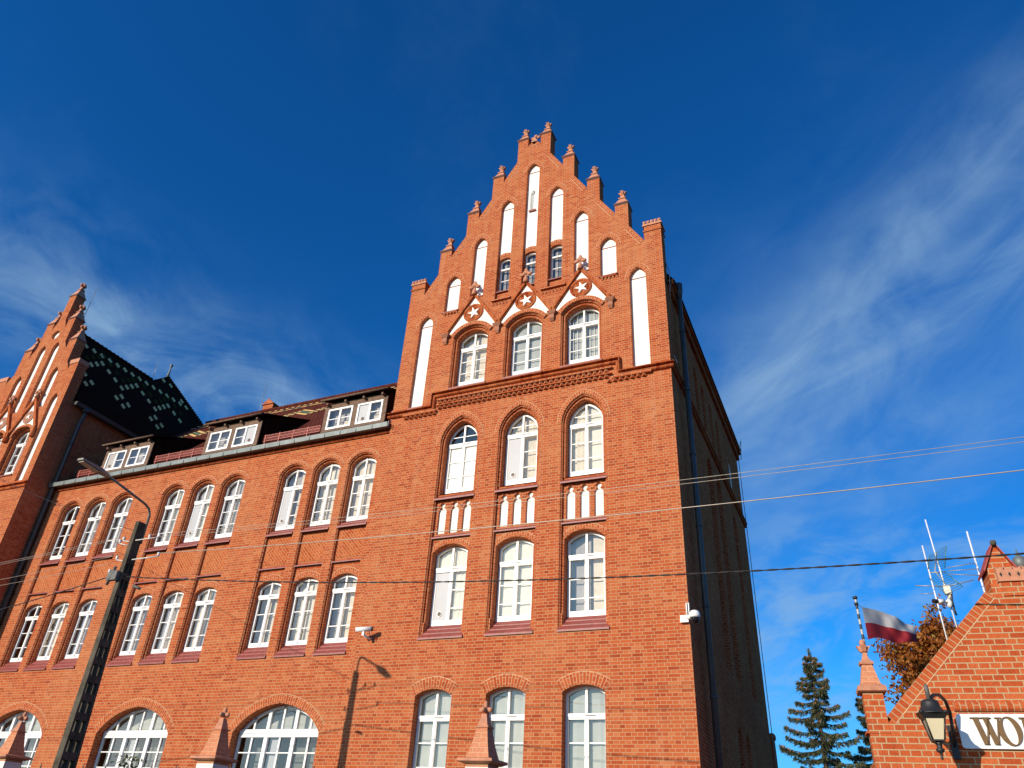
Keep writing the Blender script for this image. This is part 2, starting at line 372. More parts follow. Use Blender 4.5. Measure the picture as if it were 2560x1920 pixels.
# ------------------------------------------------------------------ the brick building
def ring_part(A, B, y, w=.264, side=0):
    m = MB(); m.ring(A, B, y, w=w); cx_ = (A[0][0] + A[-1][0]) / 2; cz_ = min(A[0][1], A[-1][1]) - .1
    C_ = [tuple(Vector(b) + (Vector(b) - Vector((cx_, cz_))).normalized() * .013) for b in B]
    m.strip(B, y + .0025, C_, y + .0025, closed=False, m=1)
    if side: m.strip(A, y, A, y + side, closed=False); m.strip(B, y, B, y + side, closed=False)
    return part(m, 'arch_ring', [MARCH, MJOINT])
BL = empty('brick_building', (-7.81, 0, -ZC), 0, 'tall red brick building with a stepped pinnacled gable and a long tiled wing', 'building')
class Sub:                       # children are built in eye-level coordinates
    pass
def part(mb, name, mats, parent=None):
    o = mb.build(name, mats)
    if parent is None or parent is BL:
        o.parent = BL; o.matrix_parent_inverse = Matrix.Translation((7.81, 0, ZC))
    else: o.parent = parent
    return o

RW = random.Random(99)
def window(xc, h, zb, zs, rise, kind, y, zt, bars=(), style='grey', parent=None, solid=None, slot=True, mull=True):
    """white frame in its opening, frame face at depth y; zt = transom height, bars = glazing bar heights"""
    par = parent or BL
    f = MB(); A = outline(kind, xc, h, zb, zs, rise); B = inset(kind, xc, h, zb, zs, rise, .046, db=.085)
    f.strip(A, y, B, y); f.strip(B, y, B, y + .07); f.strip(A, y - .001, A, y + .07)
    def top(x):                  # height of the arch at x, minus the frame
        P = arch(kind, xc, h - .05, zs, rise * (1 - .05 / h * .5) if kind != 'gothic' else rise - .06)
        for (x1, z1), (x2, z2) in zip(P, P[1:]):
            if min(x1, x2) <= x <= max(x1, x2) and x1 != x2: return z1 + (z2 - z1) * (x - x1) / (x2 - x1)
        return zs
    if zt:
        if mull: f.box(xc - h + .02, xc + h - .02, y - .035, y + .05, zt - .005, zt + .07); f.box(xc - h + .03, xc + h - .03, y - .02, y + .05, zt - .055, zt - .007)
        else: f.box(xc - h + .02, xc + h - .02, y - .02, y + .05, zt - .03, zt + .03)
        if mull: f.box(xc - .026, xc + .026, y - .022, y + .05, zb + .05, zt - .05); f.box(xc - .026, xc + .026, y - .018, y + .05, zt + .08, top(xc) + .02)
        for s_ in ((-1, 1) if mull else ()):       # sash stiles
            x0, x1 = sorted((xc + s_ * .03, xc + s_ * (h - .05)))
            f.box(x0, x0 + .018, y - .008, y + .05, zb + .09, zt - .065); f.box(x1 - .018, x1, y - .008, y + .05, zb + .09, zt - .065)
            f.box(x0, x1, y - .0085, y + .05, zb + .09, zb + .13)
    for b in bars:
        if isinstance(b, tuple): bx0, bx1, bz = b
        else: bx0, bx1, bz = xc - h + .04, xc + h - .04, b
        f.box(bx0, bx1, y + .012, y + .034, bz - .012, bz + .012)
    w = part(f, 'window', MPVC, par)
    p = MB(); p.poly(inset(kind, xc, h, zb, zs, rise, .03), [], y + .03); po = p.build('pane', MGLASS, w)
    if slot and zt:
        p = MB(); p.box(xc - .02, xc + h * .45, y - .041, y - .036, zt + .012, zt + .03); p.build('vent_slot', MDARKTILE, w)
    yc = y + .16
    c = MB(); zt_ = zs + rise * .75
    def pleat(x0, x1, z0, z1, yy, m):
        pt_ = RW.uniform(.05, .13); am = RW.uniform(.003, .012); k = max(2, int((x1 - x0) / pt_)); pr = [(x0 + (x1 - x0) * (i + (RW.uniform(-.3, .3) if 0 < i < k else 0)) / k, yy + (am if i % 2 else -am)) for i in range(k + 1)]
        for (a, ya), (b, yb) in zip(pr, pr[1:]): c.face([(a, ya, z0), (b, yb, z0), (b, yb, z1), (a, ya, z1)], m=m, sm=False)
    x0, x1 = xc - h, xc + h; W_ = 2 * h
    top_ = zs + rise
    if style == 'flat': pleat(x0, x1, zb, top_, yc - .05, 4)
    elif style == 'flatpale': pleat(x0, x1, zb, top_, yc - .05, 3)
    elif style == 'grey':
        q = xc + RW.uniform(-.3, .3) * W_
        pleat(x0, x1, zb, top_, yc - .02, 1)
        if RW.random() < .6: pleat(q, min(x1, q + RW.uniform(.15, .35) * W_), zb, zt_, yc - .06, RW.choice((0, 3)))
    elif style == 'pale':
        q = xc + RW.uniform(-.2, .2) * W_; gp = RW.uniform(.0, .07)
        pleat(x0, q - gp, zb, top_, yc - .06, 3); pleat(q + gp, x1, zb + RW.uniform(0, .1), top_, yc - .055, 3); pleat(x0, x1, zb, top_, yc + .1, 1)
    elif style == 'palebar': pleat(x0, x1, zb, top_, yc - .02, 3); pleat(x0 + .2 * W_, x0 + .42 * W_, zb, zt_, yc - .06, 0)
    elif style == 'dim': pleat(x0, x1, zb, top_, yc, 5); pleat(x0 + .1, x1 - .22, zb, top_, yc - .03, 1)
    elif style == 'dark': pleat(x0, x0 + .3 * W_, zb, top_, yc + .3, 1); pleat(x1 - .25 * W_, x1, zb, top_, yc + .3, 1)
    elif style == 'drapeR': pleat(x0, x1, zb, top_, yc + .06, 1); pleat(xc + .12 * W_, x1 - .08 * W_, zb, zt_, yc, 0); pleat(xc - .12 * W_, xc - .02 * W_, zb, zt + .1 if zt else top_, yc, 0)
    elif style == 'drapes': pleat(x0, x1, zb, top_, yc + .03, 3); pleat(x0 + .22 * W_, x0 + .46 * W_, zb, zt or top_, yc, 0); pleat(x1 - .36 * W_, x1 - .1 * W_, zb, zt_, yc, 0)
    elif style == 'cream': pleat(x0, x1, zb, top_, yc, 0)
    elif style == 'blind':
        pleat(x0, x1, zb, (zt or top_) - .02, y + .045, 2)
    elif style == 'vert':
        pleat(x0, x1, zb, top_, yc - .01, 4)
        for q in range(7):
            xx = x0 + W_ * (.12 + .13 * q); c.box(xx, xx + .014, yc - .06, yc - .05, zb, zt_ + (.1 if q % 2 else -.3), 2)
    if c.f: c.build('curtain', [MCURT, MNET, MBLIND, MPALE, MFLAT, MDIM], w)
    if solid:
        s_ = -1 if solid[0] == 'L' else 1
        p = MB(); a, b = sorted((xc + s_ * .06, xc + s_ * (h - .06)))
        p.box(a, b, y + .004, y + .022, zb + .13, zt - .07); p.build('infill_panel', MPANEL, w)
        if solid[1:] != 'x':
            p = MB(); cx_, cz_ = (a + b) / 2 + s_ * .0, zb + .30
            p.lathe([(.075, 0), (.075, .012), (.055, .012), (.055, .004)], 0, 0, 16, m=0); p.lathe([(.054, .0), (.054, .006)], 0, 0, 16, m=1)
            p.v = [(cx_ + vx, y + .003 - vz, cz_ + vy) for vx, vy, vz in p.v]; p.build('vent_ring', [MPVC, MDARKTILE], w)
    return w

def sill(x0, x1, zf, zb_, yf, yb, steps=1, parent=None):
    """sloping tiled sill, front edge at (yf, zf), back edge at (yb, zb_)"""
    m = MB(); th = .035
    for k in range(steps):
        a, b = k / steps, (k + 1) / steps
        ya, yb2 = yf + (yb - yf) * a, yf + (yb - yf) * b; za, zb2 = zf + (zb_ - zf) * a, zf + (zb_ - zf) * b
        lip = .012 * (steps > 1)
        m.hexa([(x0, ya - lip, za - th), (x1, ya - lip, za - th), (x1, yb2, zb2 - th), (x0, yb2, zb2 - th)],
               [(x0, ya - lip, za + lip), (x1, ya - lip, za + lip), (x1, yb2, zb2), (x0, yb2, zb2)])
    return part(m, 'sill', MSILL, parent)

AX = -7.81
# stepped gable silhouette (left half), front plane y = 0
LH = [(-12.21, 16.5), (-11.68, 16.5), (-11.68, 16.18), (-11.215, 16.95), (-11.215, 17.95), (-10.785, 17.95), (-10.785, 17.64), (-10.275, 18.46),
      (-10.275, 19.48), (-9.845, 19.48), (-9.845, 19.16), (-9.375, 19.95), (-9.375, 20.98), (-8.955, 20.98), (-8.955, 20.66), (-8.455, 21.5), (-8.455, 22.6), (-8.06, 22.6), (-8.06, 22.18), (AX, 22.46)]
GAB = [(-12.21, -ZC)] + LH + [(2 * AX - x, z) for x, z in LH[-2::-1]] + [(2 * AX + 12.21, -ZC)]
wall = MB(); holes = []
TALL = dict(kind='gothic', h=.635, zb=4.58, zs=10.22, rise=.85)
TX = (-9.71, -7.815, -5.905)
panels = MB()                    # brick plane at the back of the recesses
for i, xc in enumerate(TX):
    o0 = outline(xc=xc, **TALL); holes.append(o0)
    prev, py = o0, 0
    for d, yy in ((.006, .012), (.020, .032), (.040, .042), (.042, .11)):
        o1 = inset(TALL['kind'], xc, TALL['h'], TALL['zb'], TALL['zs'], TALL['rise'], d, db=0.); wall.strip(prev, py, o1, yy); prev, py = o1, yy
    back = o1
    # inner order openings
    w3 = ('gothic', xc, .585, 8.60, 10.22, .775); w2 = ('seg', xc, .585, 4.75, 6.93, .225)
    hs_ = [outline(*w3), outline(*w2)]
    tre = []
    for dx in (-.385, 0, .385):
        x = xc + dx + .005; hw = .122
        t = [(x - hw, 7.43), (x + hw, 7.43), (x + hw, 8.10), (x + .09, 8.17), (x + .035, 8.20)]
        t += [(x + .075 * math.sin(R(150 - a)), 8.265 - .075 * math.cos(R(150 - a)) * -1) for a in range(0, 301, 30)]
        t += [(x - .035, 8.20), (x - .09, 8.17), (x - hw, 8.10)]
        tre.append(t)
    wall.poly(back, hs_ + tre, .11)
    for w_ in (w3, w2):
        a = outline(*w_); p2, y2 = a, .11
        for d, yy in ((0.004, 0.098), (0.018, 0.086), (0.036, 0.086), (0.052, 0.098), (0.062, 0.120), (0.064, 0.160), (0.066, 0.320)):
            b = inset(*w_, d, db=0.); wall.strip(p2, y2, b, yy); p2, y2 = b, yy
    pn = MB()
    for t in tre:
        wall.strip(t, .11, t, .17); pn.poly(t, [], .165)
    part(pn, 'niche_panel', MWHITE)
    hd = MB()                    # gablets over the lancets
    for dx in (-.385, 0, .385):
        x = xc + dx + .005
        for s_ in (-1, 1):
            a = Vector((x + s_ * .19, 8.20)); b = Vector((x, 8.42)); n = Vector((-(b - a).y, (b - a).x)).normalized() * .022
            hd.prism([tuple(a - n), tuple(a + n), tuple(b + n), tuple(b - n)], .093, .109)
    part(hd, 'gablet_moulding', MARCH)
    # arch rings
    ring_part(arch('gothic', xc, .635, 10.22, .85, 20), arch('gothic', xc, .755, 10.22, .985, 20), -.012, side=.015)
    ring_part(arch('seg', xc, .586, 6.93, .226, 12), arch('seg', xc, .588, 7.03, .235, 12), .104)
    sill(xc - .64, xc + .645, 8.43, 8.72, -.015, .30, 2); sill(xc - .645, xc + .645, 4.60, 4.99, -.03, .30, 3)
    sill(xc - .632, xc + .64, 7.31, 7.385, .03, .11, 1)
    for s_ in (-1, 1):           # chamfer stops at the foot of the recess
        r_ = MB(); r_.box(xc + s_ * .60 - .05, xc + s_ * .60 + .05, .06, .109, 4.66, 5.02)
        part(r_, 'chamfer_stop', MARCH)
# windows of the two tall storeys
st3 = ('blind', 'cream', 'palebar'); st2 = ('flatpale', 'flatpale', 'drapeR')
for i, xc in enumerate(TX):
    window(xc, .505, 8.71, 10.23, .67, 'gothic', .29, 10.20, ([10.52] if i else [10.5]) + ([9.68, 9.20] if i != 1 else [(xc, xc + .45, 9.68), (xc, xc + .45, 9.20)]), st3[i], solid='L' if i == 1 else None)
    window(xc, .505, 4.98, 6.90, .19, 'seg', .29, 6.44, [5.9, 5.42] if i else [(xc, xc + .45, 5.9), (xc, xc + .45, 5.42)], st2[i], solid='L' if i == 0 else None)
# ground floor windows
GX = (-9.735, -7.81, -5.895)
for i, xc in enumerate(GX):
    w_ = ('seg', xc, .505, .5, 3.235, .15); a = outline(*w_); holes.append(a); wall.strip(a, 0, a, .30)
    A0, B0 = arch('seg', xc, .505, 3.235, .15, 12), arch('seg', xc, .635, 3.46, .20, 12)
    ring_part(A0, B0, -.006, w=.27)
    window(xc, .50, .55, 3.235, .15, 'seg', .23, 2.74, [2.21, 1.69, 1.2], ('flat', 'flat', 'flat')[i])
    sill(xc - .55, xc + .55, .42, .55, -.05, .24, 1)
# pediment windows
PX = (-9.655, -7.815, -5.975)
ped = []
for i, xc in enumerate(PX):
    w_ = ('seg', xc, .645, 12.06, 14.02, .38); a = outline(*w_); holes.append(a); prev, py = a, 0
    for d, yy in ((.006, .012), (.020, .032), (.040, .042), (.042, .11)):
        b = inset(*w_, d, db=0.); wall.strip(prev, py, b, yy); prev, py = b, yy
    w2 = ('seg', xc, .585, 12.08, 14.02, .315); a2 = outline(*w2); wall.poly(b, [a2], .11); p2, y2 = a2, .11
    for d, yy in ((0.004, 0.098), (0.018, 0.086), (0.036, 0.086), (0.052, 0.098), (0.062, 0.120), (0.064, 0.160), (0.066, 0.320)):
        c = inset(*w2, d, db=0.); wall.strip(p2, y2, c, yy); p2, y2 = c, yy
    window(xc, .505, 12.34, 14.04, .24, 'seg', .29, 13.66, [13.22, 12.79], ('drapes', 'flat', 'vert')[i])
    sill(xc - .64, xc + .64, 12.10, 12.34, -.03, .29, 2)
    A0, B0 = arch('seg', xc, .645, 14.02, .38, 14), arch('seg', xc, .74, 14.12, .40, 14)
    ring_part(A0, B0, -.05, side=.053)
    # pediment: white field, brick rakes, medallion, finial
    m = MB(); ap = 15.46
    fld = [(xc - .80, 14.20)] + B0[::-1] + [(xc + .80, 14.20), (xc, ap)]
    m.poly([(xc - .86, 14.20)] + [p for p in B0[::-1] if p[1] > 14.21] + [(xc + .86, 14.20), (xc, 15.55)], [], -.012)
    pd = part(m, 'pediment', MWHITE)
    m = MB()
    for s_ in (-1, 1):
        i0, o0_ = Vector((xc + s_ * .865, 14.26)), Vector((xc + s_ * .925, 14.33)); i1, o1_ = Vector((xc, 15.56)), Vector((xc, 15.71))
        m.prism([tuple(i0), tuple(o0_), tuple(o1_), tuple(i1)], -.10, .005)
        i2, i3 = Vector((xc + s_ * .845, 14.24)), Vector((xc, 15.525))
        m.prism([tuple(i2), tuple(i0), tuple(i1), tuple(i3)], -.06, .004)
        m.box(xc + s_ * .88 - .05, xc + s_ * .88 + .05, -.085, .004, 14.13, 14.36)
    m.build('raking_cornice', MROLL, pd)
    m = MB(); n = 28; zc = 14.885
    cir = lambda r: [(xc + r * math.cos(2 * math.pi * k / n), zc + r * math.sin(2 * math.pi * k / n)) for k in range(n)]
    for r0, r1, ya, yb in ((.36, .33, -.03, -.055), (.33, .285, -.055, -.055), (.285, .25, -.055, -.022), (.25, .235, -.022, -.034), (.235, 0.01, -.034, -.026)):
        m.strip(cir(r0), ya, cir(r1), yb)
    m.strip(cir(.36), .0, cir(.36), -.03)
    for k in range(5):           # tracery cusps
        a = 2 * math.pi * (k + .5) / 5 + .3; cx_, cz_ = xc + .17 * math.cos(a), zc + .17 * math.sin(a)
        m.strip([(cx_ + .07 * math.cos(q), cz_ + .07 * math.sin(q)) for q in [2 * math.pi * j / 12 for j in range(12)]], -.03, [(cx_ + .045 * math.cos(q), cz_ + .045 * math.sin(q)) for q in [2 * math.pi * j / 12 for j in range(12)]], -.05)
    m.build('medallion', MROLL, pd)
    m = MB(); st = []
    for k in range(10):
        a = math.pi / 2 + .25 + 2 * math.pi * k / 10; rr = .235 if k % 2 == 0 else .085; st.append((xc + .02 + rr * math.cos(a), zc - .01 + rr * math.sin(a)))
    m.prism(st, -.058, -.03); m.build('star', MWHITE, pd)
    m = MB(); b0 = 15.66        # leafy finial
    m.lathe([(.10, b0 - .10), (.085, b0 + .06), (.04, b0 + .14), (.045, b0 + .20)], xc, -.09, 8)
    for dx, dz, rx, rz in ((0, .36, .07, .13), (-.12, .24, .10, .065), (.12, .24, .10, .065), (-.06, .31, .06, .06), (.06, .31, .06, .06)): m.blob((xc + dx, -.10, b0 + dz), rx, .055, rz)
    m.build('finial', MTERRA, pd)
for x in (-10.585, -8.735, -6.895, -5.045):   # corbels carrying the pediments
    m = MB(); m.hexa([(x - .10, -.10, 14.08), (x + .10, -.10, 14.08), (x + .10, .004, 14.08), (x - .10, .004, 14.08)], [(x - .15, -.16, 14.17), (x + .15, -.16, 14.17), (x + .15, .004, 14.17), (x - .15, .004, 14.17)])
    m.box(x - .075, x + .075, -.09, .004, 13.92, 14.079); m.hexa([(x - .05, -.03, 13.84), (x + .05, -.03, 13.84), (x + .05, .004, 13.84), (x - .05, .004, 13.84)], [(x - .074, -.088, 13.918), (x + .074, -.088, 13.918), (x + .074, .004, 13.918), (x - .074, .004, 13.918)])
    part(m, 'corbel', MTERRAD)
# blind niches of the gable
NI = [(-11.415, .262, 11.68, 15.22), (-10.54, .272, 15.20, 16.73), (-9.63, .252, 15.57, 18.20), (-8.705, .25, 15.26, 19.69), (-7.785, .25, 15.26, 21.20), (-6.87, .25, 15.26, 19.69), (-5.98, .252, 15.57, 18.20), (-5.095, .272, 15.15, 16.73), (-4.205, .262, 11.65, 15.22)]
for k, (xc, h, zb, za) in enumerate(NI):
    rise = .42; zs = za - rise
    w_ = ('gothic', xc, h, zb, zs, rise); a = outline(*w_); holes.append(a)
    A0, B0 = arch('gothic', xc, h, zs, rise, 12), arch('gothic', xc, h + .12, zs, rise + .15, 12); ring_part(A0, B0, -.005)
    b = inset(*w_, .018, db=0.); wall.strip(a, 0, b, .014); wall.strip(b, .014, b, .13)
    pn = MB()
    if k in (3, 4, 5):           # window below, white panel above
        zw = 17.22
        pn.poly([(xc - h, zw)] + [(xc + h, zw)] + arch('gothic', xc, h, zs, rise), [], .115)
        ar = ('seg', xc, .205, 15.62, 16.98, .07)
        wall.poly([(xc - h - .01, zb), (xc + h + .01, zb), (xc + h + .01, zw), (xc - h - .01, zw)], [outline(*ar)], .105); wall.strip(outline(*ar), .105, outline(*ar), .24)
        ring_part(arch('seg', xc, .245, 17.05, .09, 8), arch('seg', xc, .247, 17.17, .09, 8), .095)
        window(xc, .205, 15.64, 17.0, .045, 'seg', .20, 16.60, [16.13], 'dim', slot=False, mull=False)
        sill(xc - .245, xc + .245, 15.58, 15.63, .03, .22, 1)
    else: pn.poly(a, [], .115)
    po = part(pn, 'niche_panel', MWHITE)
    bm_ = MB(); bm_.box(xc - h + .01, xc + h - .01, .100, .114, zs + .03, zs + .055); bm_.build('brick_band', MSILL, po)
    if k in (1, 7):
        sill(xc - h - .04, xc + h + .02, zb - .02, zb + .03, -.06, .11, 1)
        m = MB()
        for q in range(5): x = xc - h + .04 + q * .115; m.prismx([(-.055, zb - .105), (.003, zb - .105), (.003, zb - .20), (-.004, zb - .20)], x, x + .06)
        m.box(xc - h + .02, xc + h - .02, -.062, .002, zb - .105, zb - .07)
        part(m, 'dentil_row', MARCH)
    elif k in (2, 6): sill(xc - h, xc + h, zb - .01, zb + .02, -.02, .11, 1)
    elif k in (0, 8): sill(xc - h, xc + h, zb - .03, zb + .02, -.03, .11, 1)
    if k == 4:                   # grey relief in the middle niche
        m = MB(); m.box(xc - .115, xc - .065, .09, .113, 18.95, 19.78); m.box(xc - .066, xc + .0, .10, .112, 18.95, 19.70); m.blob((xc - .02, .10, 19.82), .075, .02, .11); m.build('relief_figure', plain('grey relief', (.40, .42, .40), .8, .1), po)
        m = MB(); m.box(xc - .13, xc + .12, .05, .113, 18.88, 18.945); m.build('relief_ledge', MSILL, po)
for x0, x1 in ((-9.02, -8.36), (-7.31, -6.48)):   # ledges with dentils beside the middle pediment
    m = MB(); m.hexa([(x0, -.08, 15.14), (x1, -.08, 15.14), (x1, .0, 15.14), (x0, .0, 15.14)], [(x0, -.08, 15.17), (x1, -.08, 15.17), (x1, .0, 15.25), (x0, .0, 15.25)])
    k = int((x1 - x0) / .115)
    for q in range(k): x = x0 + .02 + q * .115; m.prismx([(-.055, 15.06), (.003, 15.06), (.003, 14.96), (-.004, 14.96)], x, x + .06)
    part(m, 'ledge', MARCH)
wall.poly(GAB, holes, 0)
up = [p for p in GAB if p[1] > 0]
for a, b in zip(GAB, GAB[1:]):
    if a[1] > 16 and b[1] > 16: wall.face([(a[0], 0, a[1]), (b[0], 0, b[1]), (b[0], .43, b[1]), (a[0], .43, a[1])])
wall.poly([(-12.21, 14.9)] + up + [(2 * AX + 12.21, 14.9)], [], .43)
for x in (-12.21, 2 * AX + 12.21): wall.face([(x, 0, 14.5), (x, .43, 14.5), (x, .43, 16.5), (x, 0, 16.5)])
XR = 2 * AX + 12.21
# body side and back walls
sh = []
for yc, h, zb, za in ((2.2, .22, 11.75, 13.5), (3.75, .30, 11.95, 13.75), (4.85, .30, 11.95, 13.75), (6.2, .30, 11.95, 13.75), (7.35, .30, 11.95, 13.75), (9.6, .24, 12.0, 13.2), (4.9, .45, 4.6, 11.0), (6.4, .45, 4.6, 11.0), (5.6, .4, .5, 3.3), (6.9, .4, .5, 3.3), (9.3, .4, 4.6, 10.8)):
    sh.append((yc, h, zb, za))
hol = [outline('gothic', yc, h, zb, za - .5, .5, 8) for yc, h, zb, za in sh]
wall.polyx([(0, -ZC), (12, -ZC), (12, 14.6), (0, 14.6)], hol, XR)
for q, (o_, (yc, h, zb, za)) in enumerate(zip(hol, sh)):
    n = len(o_)
    for i in range(n): j = (i + 1) % n; wall.face([(XR, *o_[i]), (XR, *o_[j]), (XR - .16, *o_[j]), (XR - .16, *o_[i])])
    if q in (0, 5):
        pn = MB(); pn.polyx(o_, [], XR - .03); part(pn, 'niche_panel', MWHITE)
    else:
        pn = MB(); pn.polyx(o_, [], XR - .155); part(pn, 'blind_recess', MB_)
wall.polyx([(.12, -ZC), (12, -ZC), (12, 14.6), (0, 14.6), (0, 11)], [], -12.205)
wall.face([(-12.21, 12, -ZC), (XR, 12, -ZC), (XR, 12, 14.6), (-12.21, 12, 14.6)])
wall.face([(-12.21, 0, -ZC), (-12.21, .2, -ZC), (-12.21, .2, 14.6), (-12.21, 0, 14.6)])
part(wall, 'gable_wall', MB_)
# side cornice and string course
m = MB(); m.prismx([(.44, 14.35), (12.1, 14.35), (12.1, 14.75), (.44, 14.75)], XR - .02, XR + .10); m.box(XR, XR + .17, .44, 12.17, 14.62, 14.80); part(m, 'eaves_cornice', MROLL)
m = MB(); m.box(XR - .02, XR + .07, -.02, 12.08, 11.40, 11.50); m.box(XR - .02, XR + .10, -.05, 12.1, 11.52, 11.60); part(m, 'string_course', MROLL)
# main roof
m = MB(); e = .22
for s_ in (-1, 1):
    xe = AX + s_ * (4.40 + e); m.face([(xe, .43, 14.72), (xe, 12.1, 14.72), (AX, 12.1, 21.9), (AX, .43, 21.9)])
m.face([(-12.21, 12.0, 14.6), (XR, 12.0, 14.6), (AX, 12.0, 21.9)]); part(m, 'gable_roof', MTILED)
# crowns on the corner piers
for xa, xb in ((-12.24, -11.66), (2 * AX + 11.66, 2 * AX + 12.24)):
    m = MB(); m.box(xa, xb, -.03, .46, 16.50, 16.56); m.box(xa + .03, xb - .03, 0, .43, 16.56, 16.74, 1); m.box(xa - .01, xb + .01, -.035, .465, 16.74, 16.80, 2)
    for q in range(5):
        w_ = (xb - xa) / 5; x = xa + q * w_
        m.box(x + .01, x + w_ - .02, -.03, .05, 16.80, 16.93, 2); m.blob((x + w_ * .5, -.035, 16.87), .03, .02, .05, m=2)
        m.box(x + .01, x + w_ - .02, .38, .46, 16.80, 16.93, 2)
    part(m, 'pier_crown', [MROLL, MB_, MTERRA])
# pinnacles
def cross_flower(m, x, y, z, s):
    m.lathe([(.16 * s, z), (.10 * s, z + .10 * s), (.075 * s, z + .30 * s), (.10 * s, z + .36 * s)], x, y, 8)
    for dx, dy in ((1, 0), (-1, 0), (0, 1), (0, -1)):
        m.blob((x + dx * .15 * s, y + dy * .15 * s, z + .50 * s), .12 * s, .12 * s, .105 * s)
    m.blob((x, y, z + .60 * s), .12 * s, .12 * s, .16 * s)
for x, z in ((-11.0, 17.95), (-10.06, 19.48), (-9.165, 20.98), (-8.26, 22.6), (-7.36, 22.6), (-6.455, 20.98), (-5.56, 19.48), (-4.62, 17.95)):
    m = MB(); w_ = .245; yc = .215
    m.hexa([(x - .225, -.005, z), (x + .225, -.005, z), (x + .225, .435, z), (x - .225, .435, z)], [(x - w_, -.05, z + .05), (x + w_, -.05, z + .05), (x + w_, .48, z + .05), (x - w_, .48, z + .05)])
    m.box(x - w_, x + w_, -.05, .48, z + .05, z + .075)
    pin = part(m, 'pinnacle_cap', MCAPD)
    m = MB(); zz = z + .075
    q = lambda a, b, h_: [(x - a, yc - b, h_), (x + a, yc - b, h_), (x + a, yc + b, h_), (x - a, yc + b, h_)]
    m.hexa(q(.185, .20, zz), q(.075, .075, zz + .30)); m.hexa(q(.10, .10, zz + .30), q(.105, .105, zz + .325)); m.hexa(q(.07, .07, zz + .325), q(.042, .042, zz + .48))
    z4_ = zz + .47
    for s_ in (-1, 1):
        m.hexa([(x + s_ * .01, yc - .035, z4_), (x + s_ * .05, yc - .035, z4_ + .02), (x + s_ * .05, yc + .035, z4_ + .02), (x + s_ * .01, yc + .035, z4_)], [(x + s_ * .01, yc - .045, z4_ + .11), (x + s_ * .115, yc - .045, z4_ + .13), (x + s_ * .115, yc + .045, z4_ + .13), (x + s_ * .01, yc + .045, z4_ + .11)])
        m.hexa([(x - .035, yc + s_ * .01, z4_), (x - .035, yc + s_ * .05, z4_ + .02), (x + .035, yc + s_ * .05, z4_ + .02), (x + .035, yc + s_ * .01, z4_)], [(x - .045, yc + s_ * .01, z4_ + .11), (x - .045, yc + s_ * .115, z4_ + .13), (x + .045, yc + s_ * .115, z4_ + .13), (x + .045, yc + s_ * .01, z4_ + .11)])
    m.hexa([(x - .04, yc - .04, z4_), (x + .04, yc - .04, z4_), (x + .04, yc + .04, z4_), (x - .04, yc + .04, z4_)], [(x - .05, yc - .05, z4_ + .16), (x + .05, yc - .05, z4_ + .16), (x + .05, yc + .05, z4_ + .16), (x - .05, yc + .05, z4_ + .16)])
    m.v = [(x + (vx - x) * 1.18, yc + (vy - yc) * 1.18, zz + (vz - zz) * 1.10) for vx, vy, vz in m.v]
    m.build('pinnacle_finial', MTERRA, pin)
m = MB(); m.prism([(AX - .13, 22.345), (AX + .13, 22.345), (AX, 22.61)], -.03, .445)      # apex stone with leaf finial
m.lathe([(.06, 22.48), (.045, 22.60)], AX, .12, 8)
for dx, dz in ((0, .22), (-.11, .13), (.11, .13)): m.blob((AX + dx, .11, 22.56 + dz), .075, .05, .075)
part(m, 'apex_finial', MTERRA)
# rake copings of the gable (header bricks laid along the slope)
sl_ = [((-11.675, 16.19), (-11.22, 16.945)), ((-10.78, 17.65), (-10.28, 18.452)), ((-9.84, 19.17), (-9.38, 19.942)), ((-8.95, 20.67), (-8.46, 21.492))]
for a, b in sl_ + [((2 * AX - b[0], b[1]), (2 * AX - a[0], a[1])) for a, b in sl_] + [((-8.055, 22.19), (AX, 22.45)), ((AX, 22.45), (2 * AX + 8.055, 22.19))]:
    m = MB(); a, b = Vector(a), Vector(b); d = (b - a).normalized(); n = Vector((d.y, -d.x)) * .16; L = (b - a).length
    if n.y > 0: n = -n
    m.face([(a.x, -.006, a.y), (b.x, -.006, b.y), (b.x + n.x, -.006, b.y + n.y), (a.x + n.x, -.006, a.y + n.y)], uv=[(0, 0), (0, L), (.132, L), (.132, 0)])
    n2 = n * 1.09; m.face([(a.x + n.x, -.005, a.y + n.y), (b.x + n.x, -.005, b.y + n.y), (b.x + n2.x, -.005, b.y + n2.y), (a.x + n2.x, -.005, a.y + n2.y)], m=1)
    m.face([(a.x, -.012, a.y + .004), (b.x, -.012, b.y + .004), (b.x, .44, b.y + .004), (a.x, .44, a.y + .004)], uv=[(0, 0), (0, L), (.44, L), (.44, 0)])
    part(m, 'rake_coping', [MARCH, MJOINT])
